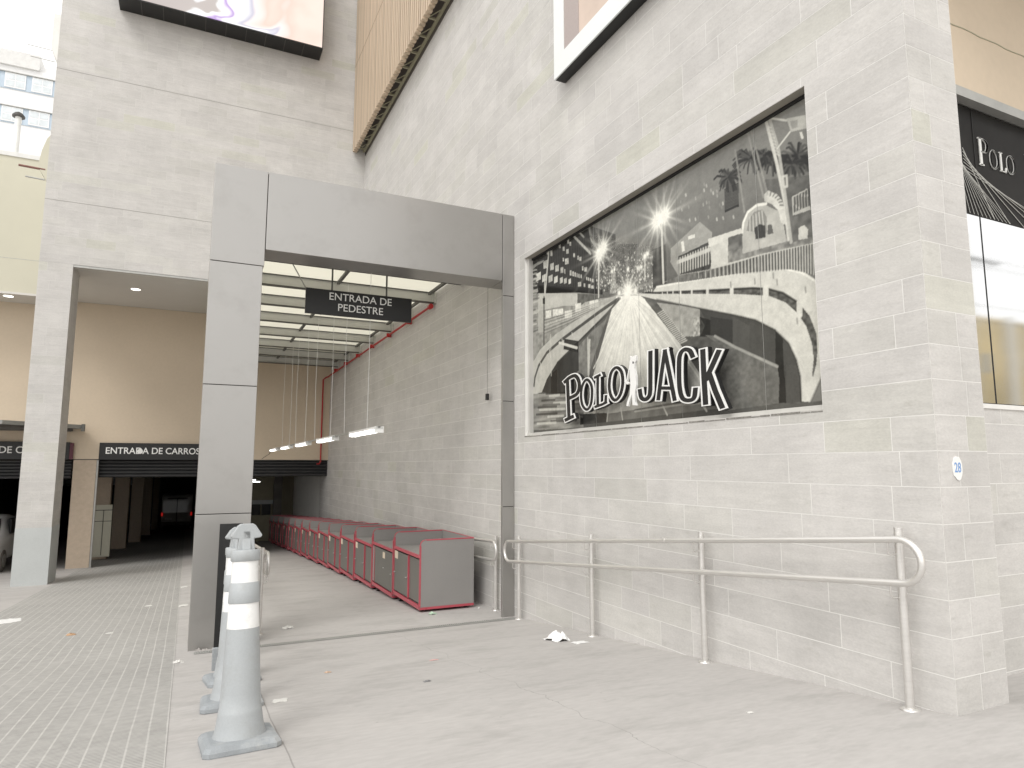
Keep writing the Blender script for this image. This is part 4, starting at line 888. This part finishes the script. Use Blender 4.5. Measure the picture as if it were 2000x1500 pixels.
# ------------------------------------------------------------------ traffic cones
def make_cone():
    r = thing('traffic_cone', 'tall grey traffic cone', 'traffic cone', group='tall cones lined up beside the ramp')
    b_ = MB(); s_ = .212; c_ = .032
    out = []
    for z, f in ((0, 1.0), (.028, 1.0), (.05, .93), (.058, .80)):
        S_ = s_ * f; cc = c_ * f
        out.append([(-S_ + cc, -S_, z), (S_ - cc, -S_, z), (S_, -S_ + cc, z), (S_, S_ - cc, z), (S_ - cc, S_, z), (-S_ + cc, S_, z), (-S_, S_ - cc, z), (-S_, -S_ + cc, z)])
    vs = [v for R in out for v in R]; fs = [list(range(8))[::-1], list(range(24, 32))] + [(i * 8 + k, i * 8 + (k + 1) % 8, (i + 1) * 8 + (k + 1) % 8, (i + 1) * 8 + k) for i in range(3) for k in range(8)]
    b_.add(vs, fs).build('base', rubber, r, .006)
    MB().lathe([(.150, .055), (.143, .075), (.133, .12), (.124, .18), (.121, .205), (.117, .21), (.112, .30), (.106, .42), (.100, .54), (.094, .66)], n=40).build('body', cone_g, r)
    MB().lathe([(.094, .66), (.0935, .662), (.087, .805), (.086, .807)], n=40).build('reflective_band', cone_w, r)
    MB().lathe([(.091, .807), (.0925, .81), (.087, .925), (.082, .928)], n=40).build('collar', cone_g, r)
    MB().lathe([(.081, .928), (.0805, .93), (.0775, 1.055), (.077, 1.057)], n=40).build('reflective_band', cone_w, r)
    MB().lathe([(.082, 1.055), (.0875, 1.06), (.086, 1.115), (.080, 1.122), (.050, 1.124)], n=36).build('top_ring', cone_g, r)
    # handle with the notched arrow-like head
    MB().prism([(-.052, 1.12), (.052, 1.12), (.045, 1.19), (.082, 1.195), (.094, 1.208), (.052, 1.272), (.035, 1.283), (-.035, 1.283), (-.052, 1.272), (-.094, 1.208), (-.082, 1.195), (-.045, 1.19)], 1, -.03, .03).build('handle', cone_g, r, .006)
    MB().prism([(-.045, 1.12), (.045, 1.12), (.03, 1.19), (.03, 1.24), (-.03, 1.24), (-.03, 1.19)], 0, -.026, .026).build('handle_rib', cone_g, r, .006)
    return r
c0 = make_cone(); c0.location = (.352, 4.475, zf(.35, 4.475)); c0.rotation_euler = (-.0955, .0, .05); c0['label'] = 'nearest tall grey cone with two white bands, standing in front of the others'
for (x, y, lab, rz) in ((.372, 5.56, 'second tall grey cone, mostly hidden behind the nearest', -.03), (.425, 6.47, 'third tall grey cone, its dusty base corner showing on the left', .1)):
    c = dup(c0, (x, y, zf(x, y)), lab); c.rotation_euler = (-.0955, 0, rz)

# narrow black board behind the cones
bb = thing('black_sign_stand', 'narrow black board standing upright behind the cones by the portal pillar', 'sign stand')
zz = zf(.4, 7.55)
MB().box(.312, .53, 7.53, 7.56, zz + .02, .862).build('board', black, bb, .003)
MB().box(.30, .54, 7.30, 7.50, zz - .01, zz + .03).build('foot', rubber, bb, .01)
MB().box(.285, .345, 7.05, 7.10, zf(.3, 7.05) - .01, zf(.3, 7.05) + .20).build('foot_plate', rubber, bb, .006)

# ------------------------------------------------------------------ stainless handrails
def loop_rail(y0, y1, X, zt, zl, r=.0215, slope=.1015, rad=None):
    """closed stadium-shaped loop; zt(y) upper tube height, lower is zl below"""
    R = zl / 2; pts = []
    for k in range(13):
        a = -PI / 2 - k * PI / 12 ; y = y0 + R + R * math.cos(a) * 1.0; pts.append((X, y, zt(y0 + R) - R + R * math.sin(a)))
    for k in range(13):
        a = PI / 2 - k * PI / 12; y = y1 - R + R * math.cos(a); pts.append((X, y, zt(y1 - R) - R + R * math.sin(a)))
    return MB().tube(pts, r, 12, closed=True)
def handrail(label, y0, y1, X, XP, posts, zt, group=None, wall=1, post_h=.07):
    h = thing('handrail', label, 'handrail')
    loop_rail(y0, y1, X, zt, .262).build('rail', steel, h)
    for y in posts:
        g_ = zf(XP, y)
        MB().tube([(XP, y, g_), (XP, y, zt(y) + post_h)], .0255, 14).build('post', steel, h)
        MB().lathe([(.056, 0), (.056, .006), (.03, .014)], (XP, y, g_), 20).build('base_flange', steel, h)
        for dz in (0, -.262):
            z = zt(y) + dz
            MB().tube([(X, y + .02, z - .02), (X, y + .02, z - .085), (X + (XP - X) * .2, y + .02, z - .095), (XP, y + .01, z - .095)], .006, 6).build('bracket', steel, h)
    return h
h1 = handrail('long stainless double handrail on posts in front of the outer stone wall', 2.60, 8.45, 3.95, 4.03, (2.79, 4.60, 6.37, 8.17), lambda y: 1.003 - .1015 * (y - 2.735))
MB().tube([(3.95, 4.98, 1.003 - .1015 * (4.96 - 2.735)), (3.95, 5.02, 1.003 - .1015 * (5.0 - 2.735))], .025, 12).build('sleeve_joint', steel, h1)
handrail('stainless handrail fixed along the wall behind the kiosks', 8.80, 21, 3.985, 4.06, (8.99, 11, 13, 15, 17, 19), lambda y: .36 - .05 * (y - 9.27))
handrail('stainless handrail on the open left side of the ramp behind the cones', 8.93, 20.5, .945, .875, (9.0, 10.8, 12.6, 14.4, 16.2, 18, 19.8), lambda y: .372 - .052 * (y - 8.93))

# ------------------------------------------------------------------ tube lights on a conduit
LX, LZ = 2.3, 1.93
cdn = thing('light_conduit', 'thin galvanised conduit hung on wires carrying the tube lights', 'conduit')
MB().box(LX - .015, LX + .015, 8.95, 22.3, LZ + .035, LZ + .06).build('conduit', galv, cdn)
for i, y in enumerate((9.66, 11.26, 12.5, 14.2, 15.5, 17.0, 18.1, 19.6)):
    MB().tube([(LX, y, LZ + .05), (LX + .012 * (-1) ** i, y + .02, LZ + 1.2), (LX, y, 4.56)], .004, 5).build('wire', lampw, cdn)
MB().tube([(LX, 22.2, LZ + .03), (LX - .05, 22.3, LZ - .1), (LX - .25, 22.5, LZ - .25)], .008, 6).build('loose_wire', black, cdn)
def make_lamp():
    r = thing('tube_light', 'lit twin tube light', 'light', group='tube lights on the hanging conduit')
    MB().prism([(-.06, .02), (.06, .02), (.045, .055), (-.045, .055)], 1, 0, 1.66).build('housing', lampw, r)
    for s_ in (-.032, .032): MB().tube([(s_, .03, -.004), (s_, 1.63, -.004)], .019, 10).build('tube', tube_on, r)
    e = MB()
    for y in (0, 1.62): e.box(-.062, .062, y, y + .04, -.03, .056)
    e.build('end_caps', lampw, r)
    return r
l0 = make_lamp()
for i, (y, lb) in enumerate(((8.95, 'nearest the portal'), (11.98, 'second from the portal'), (14.95, 'third from the portal'), (17.8, 'fourth from the portal'), (20.6, 'farthest, by the beige wall'))):
    lab = 'lit twin tube light under the hanging conduit, ' + lb
    if i == 0: l0.location = (LX, y, LZ); l0['label'] = lab
    else: dup(l0, (LX, y, LZ), lab)
# lamps inside the car park
for i, (x, y, z, lb) in enumerate(((2.55, 28, .84, 'small lit lamp hanging in the dark beyond the ramp, right one of the pair'), (2.3, 27, .93, 'small lit lamp hanging in the dark beyond the ramp, left one of the pair'), (-.75, 34, 1.08, 'lit tube light on the car park ceiling above the van lane'))):
    r = dup(l0, (x, y, z), lb); r.scale = (1, .22 if i < 2 else .5, 1); r.rotation_euler = (0, 0, 1.2); r['group'] = 'lamps inside the car park'
# soffit downlights
def downlight(x, y, z, lab, g=None):
    r = thing('downlight', lab, 'light', (x, y, z), group='round downlights in the soffits')
    MB().lathe([(.13, -.008), (.13, 0)], n=24).build('trim', lampw, r); MB().lathe([(.112, -.012), (.112, -.008)], n=24).build('lens', lamp_on, r)
downlight(-1.567, 20.256, 6.204, 'round lit downlight in the white soffit between pillar and portal')
downlight(-4.66, 21.75, 6.019, 'round lit downlight under the left wing, at the left edge')

# switch on a cable on the wall
sw = thing('pull_switch', 'small black switch hanging on a thin cable inside the portal', 'switch')
MB().box(4.03, 4.07, 9.27, 9.33, 2.45, 2.55).box(4.035, 4.065, 9.26, 9.27, 2.47, 2.53).build('switch_body', black, sw, .006)
MB().tube([(4.05, 9.3, 2.55), (4.055, 9.3, 4.88)], .003, 5).build('cable', dark, sw)

# drainage channel
gr = MB()
for k in range(150): x = .16 + k * .0258; gr.box(x, x + .011, 8.20, 8.32, zf(x, 8.26) - .004, zf(x, 8.26) + .007)
tag(gr.build('drain_grate', galv), 'narrow slotted drain grate crossing the ground in front of the portal', 'drain')
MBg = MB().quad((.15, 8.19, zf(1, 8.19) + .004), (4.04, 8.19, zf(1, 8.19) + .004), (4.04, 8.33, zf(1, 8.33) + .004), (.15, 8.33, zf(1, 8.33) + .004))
g = MBg.build('drain_bed', mat('drain_bed_grey', (.30, .30, .285), .9)); g['kind'] = 'structure'  # plain grey bed that shows between the grate bars

# ------------------------------------------------------------------ screens and timber louvre
led = thing('led_screen', 'large lit advertising screen with black frame high on the stone facade', 'screen')
MB().box(-2.205, 2.725, 17.80, FY - .002, 12.955, 16.2).build('cabinet', black, led)
sc = bpy.data.materials.new('screen_picture'); sc.use_nodes = True; t = sc.node_tree; b = t.nodes['Principled BSDF']; N = t.nodes.new; L = t.links.new
tc = N('ShaderNodeTexCoord'); wn = N('ShaderNodeTexNoise'); wn.inputs['Scale'].default_value = .55; wn.inputs['Detail'].default_value = 1.5; wn.inputs['Distortion'].default_value = 1.4; L(tc.outputs['Object'], wn.inputs['Vector'])
cr_ = N('ShaderNodeValToRGB'); e = cr_.color_ramp.elements; e[0].position = 0; e[0].color = (.50, .44, .42, 1); e[1].position = 1; e[1].color = (1, .80, .70, 1)
for p_, c_ in ((.34, (.56, .50, .47, 1)), (.37, (1, 1, 1, 1)), (.43, (.95, .88, 1, 1)), (.47, (.50, .32, .72, 1)), (.49, (.95, .90, 1, 1)), (.58, (1, 1, 1, 1)), (.63, (.62, .60, .72, 1)), (.66, (1, .90, .86, 1)), (.80, (.92, .68, .58, 1))):
    x_ = cr_.color_ramp.elements.new(p_); x_.color = c_
sx_ = N('ShaderNodeSeparateXYZ'); L(tc.outputs['Object'], sx_.inputs[0])
def m_(op, p, q):
    n_ = N('ShaderNodeMath'); n_.operation = op
    for i_, v_ in enumerate((p, q)):
        if isinstance(v_, (int, float)): n_.inputs[i_].default_value = v_
        else: L(v_, n_.inputs[i_])
    return n_.outputs[0]
L(m_('ADD', m_('MULTIPLY', m_('ADD', sx_.outputs[0], 2.2), .205), m_('MULTIPLY', m_('SUBTRACT', wn.outputs[0], .5), .8)), cr_.inputs[0]); L(cr_.outputs[0], b.inputs['Emission Color']); b.inputs['Emission Strength'].default_value = .80; b.inputs['Base Color'].default_value = (.05, .05, .05, 1)
MB().box(-2.18, 2.70, 17.785, 17.799, 12.985, 16.17).build('lit_panel', sc, led)
for k in range(11): x = -2.2 + k * .4925; MB().box(x - .006, x + .006, 17.81, FY - .01, 12.946, 12.954).build('underside_rib', beam_dark, led)

lb = thing('light_box', 'white-framed advertising light box high on the side wall near the top edge', 'light box')
MB().box(3.965, AX - .002, 3.0, 6.96, 6.352, 9.6).build('cabinet', black, lb)
wf = MB(); X0, X1 = 3.945, 3.964
wf.box(X0, X1, 3.0, 6.962, 6.352, 6.62).box(X0, X1, 6.71, 6.962, 6.62, 9.33).box(X0, X1, 3.0, 6.962, 9.33, 9.6).box(X0, X1, 3.0, 3.25, 6.62, 9.33)
wf.build('white_frame', mat('white_gloss_frame', (.78, .81, .80), .35, var=.02), lb)
MB().box(3.955, 3.964, 3.25, 6.71, 6.62, 9.33).build('poster', mat('pinkish_poster', (.62, .50, .42), .5, var=.12, scale=1.2), lb)
MB().box(3.951, 3.9545, 6.36, 6.71, 6.62, 9.33).build('poster_band', mat('mauve_print', (.40, .34, .32), .5, var=.08, scale=40), lb)

lv = thing('timber_louvre', 'vertical honey timber batten screen on olive steel frame high on the wall', 'louvre')
woods = [mat('honey_timber_%s' % n_, tuple(v * f for v in (.55, .44, .325)), .6, var=.05, scale=1.5, stretch=(3, 3, .5)) for n_, f in (('a', 1), ('b', .93), ('c', 1.06), ('d', .86))]
for k in range(100):
    y = 18.30 - k * .150
    if y < 3.7: break
    MB().box(3.745, 3.865, y - .042, y + .042, 10.40 - (k % 3) * .006, 16.8).build('batten', woods[(k * 7 + k // 5) % 4], lv)
mb = MB(); mb.box(3.867, 3.90, 3.6, 18.36, 10.50, 10.56).box(3.867, 3.90, 3.6, 18.36, 13.0, 13.06).box(3.867, 3.90, 3.6, 18.36, 15.6, 15.66).box(4.05, 4.10, 3.6, 18.36, 10.46, 10.52)
mb.build('frame_rails', olive, lv)
mb = MB()
for k in range(24):
    y = 18.2 - k * .62; mb.box(3.90, 4.05, y - .02, y + .02, 10.47, 10.51)
    mb.tube([(3.9, y, 10.5), (4.05, y - .31, 10.5)], .012, 5)
mb.build('frame_struts', olive, lv)
MB().box(4.102, AX - .001, 3.6, 18.36, 10.36, 16.8).build('dark_backing', mat('brown_backing', (.085, .075, .065), .8), lv)
mb = MB().box(3.742, 3.745, 3.7, 18.36, 12.99, 13.0); mb.build('batten_joint', mat('joint_brown', (.2, .13, .08), .7), lv)

# ------------------------------------------------------------------ brackets with pipe stubs at the left edge of the facade
def stub_block(z0, z1, lab, m, pipes, arch=False):
    r = thing('wall_bracket', lab, 'bracket')
    if arch: pts = [(-3.43, z0), (-3.64, z0 + .35), (-3.64, z1 - .75), (-3.60, z1 - .45), (-3.52, z1 - .15), (-3.43, z1)]
    else: pts = [(-3.43, z0), (-3.60, z0 + .35), (-3.60, z1), (-3.43, z1)]
    MB().prism(pts, 1, 18.6, 19.1).build('block', m, r)
    for z, ln_, rr, mm in pipes: MB().tube([(-3.50, 18.62, z), (-3.58 - ln_, 18.62, z + .02)], rr, 8).build('pipe_stub', mm, r)
rust = mat('rusty_pipe', (.22, .11, .09), .8, var=.3, scale=20)
stub_block(11.27, 12.55, 'grey concrete bracket with two thin rods at the top left edge of the facade', joint, ((11.58, .50, .008, galv), (11.30, .42, .010, galv)))
stub_block(8.20, 9.45, 'beige arched bracket with rusty pipe stubs at the left edge of the facade', beige_pale, ((8.52, .45, .028, rust), (8.27, .30, .02, galv)), True)

# roof vent and apartment block behind
vt = thing('roof_vent', 'white roof vent pipe with dark mushroom cap on the left wing roof', 'vent')
MB().tube([(-5.31, 24, 9.9), (-5.31, 24, 12.1)], .085, 14).build('pipe', lampw, vt)
MB().lathe([(.165, 12.10), (.17, 12.14), (.11, 12.22), (.03, 12.27)], (-5.31, 24, 0), 18).build('cap', mat('dark_metal_cap', (.06, .055, .05), .6), vt)
ap = thing('apartment_building', 'white apartment block with blue-grey window bands behind the left wing', 'building')
aw = mat('white_apartment_paint', (.80, .80, .80), .8, var=.02); ab = mat('blue_grey_panel', (.46, .54, .62), .7, var=.05); ag = mat('pale_glass', (.62, .66, .68), .15, var=.1); ar = mat('pale_grey_roof', (.66, .655, .64), .8)
MB().box(-40, -4, 60, 75, 0, 32.1).build('wall', aw, ap); MB().box(-40, -12.2, 59.8, 74, 32.1, 33.3).build('parapet', ar, ap)
MB().box(-12.2, -4, 60.2, 74, 32.1, 32.6).build('parapet', aw, ap)
for zb_ in (31.52, 28.79):
    MB().box(-40, -4, 59.93, 59.995, zb_ - 1.28, zb_).build('window_band', ab, ap)
    MB().box(-40, -4, 59.80, 60, zb_, zb_ + .06).build('sill_shade', galv, ap)
    for k in range(14):
        x0 = -11.28 - 1.72 * k - (0 if zb_ > 30 else .02)
        f = MB().box(x0 - 1.33, x0, 59.88, 59.928, zb_ - 1.2, zb_ - .02).build('window', aw, ap)
        q = MB()
        for a_ in (0, 1):
            for c_ in (0, 1): q.box(x0 - 1.25 + a_ * .62, x0 - .70 + a_ * .62, 59.865, 59.879, zb_ - 1.1 + c_ * .54, zb_ - .64 + c_ * .54)
        q.build('pane', ag if (k * 7 + int(zb_)) % 3 else mat('window_shade_%d' % k, (.42, .42, .40), .5), f)

# ------------------------------------------------------------------ vehicles
def extr(parts, prof, x0, x1, name, m, root, bev=.03, inset=0):
    return MB().prism(prof, 0, x0, x1).build(name, m, root, bev)
vn = thing('delivery_van', 'pale delivery van with lit red tail lights parked in the dark car park', 'van', (-.62, 52, zf(-.45, 52)))
vm_ = mat('pale_van_paint', (.42, .41, .38), .35, coat=.3)
bodyp = [(.0, .42), (0, 1.2), (.06, 2.25), (.14, 2.42), (3.6, 2.42), (4.3, 1.75), (5.2, 1.35), (5.35, .9), (5.35, .42)]
MB().prism(bodyp, 0, -.95, .95).build('body', vm_, vn, .06)
MB().box(-.62, .62, -.01, .004, 2.12, 2.2).build('roof_edge_lamp_bar', dark, vn, .01)
MB().box(-.98, .98, -.08, .06, .36, .58).build('bumper', dark, vn, .03)
MB().box(-.02, .02, -.015, .0, .6, 2.2).build('door_gap', black, vn)
tl = mat('lit_tail_light', (.5, .02, .02), .3, emit=(1, .03, .02), estr=.2)
for s_ in (-1, 1): MB().box(s_ * .90 - .05, s_ * .90 + .05, -.03, .03, .98, 1.22).build('tail_light', tl, vn, .015)
MB().box(-.72, -.28, -.03, -.01, .72, .86).build('licence_plate', paper, vn)
for s_ in (-.88, .88):
    for y_ in (.95, 4.4):
        w_ = MB().lathe([(.18, -.1), (.33, -.1), (.34, 0), (.33, .1), (.18, .1)], n=24).build('wheel', dark, vn, loc=(s_, y_, .34)); w_.rotation_euler = (0, PI / 2, 0)
        MB().lathe([(.17, -.105), (.17, .105)], n=16).build('rim', galv, w_)

cr0 = thing('parked_car', 'white hatchback nosing out of the exit, cut by the left edge', 'car', (-5.36, 22.2, zf(-5.3, 23)))
cw = mat('white_car_paint', (.74, .74, .74), .25, coat=.5, var=.01)
def section(y, zbot, zbelt, ztop, wb, wt, rr=.08):
    return [(-wb + .05, y, zbot), (-wb, y, zbot + .12), (-wb, y, zbelt - .12), (-wb + .06, y, zbelt), (-wt, y, ztop - .04), (-wt + .1, y, ztop), (wt - .1, y, ztop), (wt, y, ztop - .04), (wb - .06, y, zbelt), (wb, y, zbelt - .12), (wb, y, zbot + .12), (wb - .05, y, zbot)]
secs = [section(.02, .32, .55, .58, .62, .50), section(.10, .24, .64, .68, .78, .62), section(.30, .22, .74, .80, .85, .70), section(.75, .22, .84, .93, .87, .74), section(1.15, .22, .90, 1.0, .88, .76), section(1.9, .22, .93, 1.42, .88, .60), section(2.5, .22, .95, 1.49, .88, .60), section(3.3, .22, .96, 1.44, .88, .60), section(3.85, .24, .95, 1.05, .85, .66), section(4.0, .34, .80, .85, .78, .66)]
n_ = 12; vs = [v for s_ in secs for v in s_]
fs = [(i * n_ + k, (i + 1) * n_ + k, (i + 1) * n_ + (k + 1) % n_, i * n_ + (k + 1) % n_) for i in range(len(secs) - 1) for k in range(n_)] + [list(range(n_)), list(range((len(secs) - 1) * n_, len(secs) * n_))[::-1]]
bo = MB().add(vs, fs, 0, True).build('body', cw, cr0); md = bo.modifiers.new('sub', 'SUBSURF'); md.levels = md.render_levels = 2
MB().add([(-.66, 1.18, 1.02), (.66, 1.18, 1.02), (.55, 1.78, 1.38), (-.55, 1.78, 1.38)], [(0, 1, 2, 3)]).build('windscreen', black, cr0)
for s_ in (-1, 1):
    MB().prism([(.86 * s_, 1.5), (.86 * s_, 3.3), (.70 * s_, 3.1), (.70 * s_, 1.9)], 2, .96, 1.36).build('side_window', black, cr0)
    MB().add([(s_ * .47, .085, .60), (s_ * .76, .19, .62), (s_ * .835, .46, .79), (s_ * .72, .38, .80), (s_ * .50, .16, .72)], [(0, 1, 2, 3, 4)]).build('headlight', mat('headlight_glass', (.08, .08, .12), .1), cr0)
    MB().box(s_ * .66 - .07, s_ * .66 + .07, .055, .12, .34, .42).build('fog_lamp', black, cr0, .01)
    for y_ in (.78, 3.2):
        w_ = MB().lathe([(.18, -.09), (.29, -.09), (.305, 0), (.29, .09), (.18, .09)], n=24).build('wheel', dark, cr0, loc=(s_ * .80, y_, .30)); w_.rotation_euler = (0, PI / 2, 0)
        MB().lathe([(.175, -.1), (.175, .1)], n=16).build('rim', galv, w_)
MB().box(-.42, .42, -.015, .05, .28, .40).build('grille', black, cr0, .01)
MB().box(-.70, .70, .01, .09, .20, .26).build('bumper_lip', black, cr0, .01)

# ------------------------------------------------------------------ street seen only as reflections in the shop glass
yb = thing('yellow_building', 'yellow warehouse across the street, mirrored in the shopfront glass', 'building')
MB().box(19, 90, -24, -14, 0, 9.2).build('wall', mat('yellow_render', (.64, .52, .30), .8, var=.3, scale=.25, dirt=(.7, .7, .66), dirt_amt=.8, dirt_scale=.15), yb)
for k in range(14):
    MB().box(20 + k * 4.1, 20.7 + k * 4.1, -14.02, -13.96, 6.2, 7.2).build('window', galv, yb)
    MB().box(22.1 + k * 4.1, 22.6 + k * 4.1, -13.99, -13.7, 0, 9.3).build('white_pilaster', lampw, yb)
for k in range(7): MB().box(21 + k * 6, 24.5 + k * 6, -14.01, -13.95, .3, 3.4).build('roller_door', galv, yb)
MB().box(19, 90, -14, -12.8, 3.6, 3.75).build('awning', lampw, yb)
up = thing('utility_pole', 'grey utility pole with crossarm and wires, mirrored in the shopfront glass', 'pole')
MB().tube([(19.5, -5, .2), (19.5, -5, 8.0)], [.16, .11], 12).build('pole', beam_m, up)
MB().box(19.0, 21.2, -5.04, -4.96, 7.3, 7.36).build('crossarm', beam_dark, up)
for k, z in enumerate((7.5, 7.9, 6.6, 6.2)): MB().tube([(-30 + 100 * q / 12, -5 - .3 * k, z - .6 * math.sin(PI * ((q * 1.7) % 1))) for q in range(13)], .012, 5).build('wire', black, up)
rc = thing('red_awning_stall', 'small red stall across the street, mirrored low in the shopfront glass', 'stall')
MB().box(24, 29, -10, -8.5, .2, 2.2).build('body', mat('red_stall_paint', (.4, .03, .03), .5), rc, .05); MB().box(23.8, 29.2, -10.2, -8.2, 2.2, 2.35).build('roof', lampw, rc)

# ------------------------------------------------------------------ litter
def crumple(name, x, y, sx, sy, h, m, lab, seed, cat='litter', grp=None):
    rr = random.Random(seed); mb = MB(); nx_, ny_ = 9, 8; vs = []
    for i in range(nx_):
        for j in range(ny_):
            u, v_ = i / (nx_ - 1) * 2 - 1, j / (ny_ - 1) * 2 - 1; d = max(0, 1 - (u * u + v_ * v_) * .75)
            px, py_ = x + u * sx / 2 * (1 + .25 * rr.uniform(-1, 1)), y + v_ * sy / 2 * (1 + .25 * rr.uniform(-1, 1))
            vs.append((px, py_, zf(px, py_) + .003 + h * d * (.35 + .65 * rr.random())))
    fs = [(i * ny_ + j, (i + 1) * ny_ + j, (i + 1) * ny_ + j + 1, i * ny_ + j + 1) for i in range(nx_ - 1) for j in range(ny_ - 1)]
    o = mb.add(vs, fs, 0, False).build(name, m); sd_ = o.modifiers.new('thick', 'SOLIDIFY'); sd_.thickness = .002
    tag(o, lab, cat, grp)
wpl = mat('white_plastic', (.80, .80, .79), .4, var=.05); pk = mat('pink_wrapper', (.62, .38, .36), .5, var=.2, scale=60); orr = mat('orange_wrapper', (.60, .42, .30), .5, var=.3, scale=60); gy = mat('grey_wrapper', (.22, .22, .22), .5, var=.4, scale=60); grn = mat('green_white_wrapper', (.42, .55, .42), .4, var=.5, scale=40); leaf = mat('dry_leaf', (.42, .27, .16), .7, var=.2, scale=20)
crumple('plastic_bag', 3.62, 6.42, 0.187, 0.255, .13, wpl, 'crumpled white plastic bag on the floor near the handrail', 1, 'bag')
crumple('paper_sheet', 3.72, 6.12, 0.161, 0.124, .012, wpl, 'flat pale scrap spreading beside the white plastic bag', 2)
crumple('drink_wrapper', 3.17, 9.16, 0.105, 0.062, .04, grn, 'green and white squashed wrapper at the foot of the first kiosk', 3)
crumple('paper_sheet', 1.24, 9.2, 0.143, 0.124, .035, paper, 'crumpled white paper on the ramp just behind the drain', 4)
crumple('sweet_wrapper', 2.166, 6.2, 0.081, 0.031, .008, pk, 'small pink wrapper on the open concrete', 5)
crumple('sweet_wrapper', 1.824, 5.376, 0.056, 0.037, .012, gy, 'small dark grey wrapper on the open concrete', 6)
crumple('sweet_wrapper', 1.20, 6.27, 0.056, 0.037, .012, orr, 'small orange wrapper on the open concrete', 7)
crumple('paper_sheet', .70, 5.45, 0.105, 0.105, .004, paper, 'flat white paper square right of the cone bases', 8)
crumple('paper_sheet', 3.219, 3.284, 0.043, 0.031, .006, paper, 'small white scrap in front of the near handrail post', 9)
crumple('paper_sheet', .0, 7.78, 0.093, 0.099, .03, paper, 'pale crumpled paper left of the portal pillar foot', 10)
crumple('dry_leaf', -1.245, 10.35, 0.105, 0.099, .03, leaf, 'brown dry leaf on the ribbed paving', 11, 'leaf')
crumple('paper_sheet', -.81, 10.2, 0.087, 0.062, .012, paper, 'small white scrap on the ribbed paving right of the leaf', 12)
crumple('plastic_bag', -2.3, 12.3, 0.340, 0.510, .03, wpl, 'flattened clear plastic at the left edge of the ribbed paving', 13, 'bag')
crumple('paper_sheet', .03, 12.3, 0.124, 0.217, .02, paper, 'white scrap beside the portal pillar, midway up the driveway', 14)
crumple('paper_sheet', -.48, 12.8, 0.099, 0.155, .012, paper, 'white scrap on the ribbed paving, middle of the driveway', 15)
crumple('paper_sheet', .03, 15.2, 0.124, 0.248, .015, paper, 'farthest white scrap on the driveway beside the pillar', 16)
crumple('paper_sheet', 3.9, 9.22, 0.025, 0.031, .03, paper, 'tiny white scrap under the right corner of the first kiosk', 17)
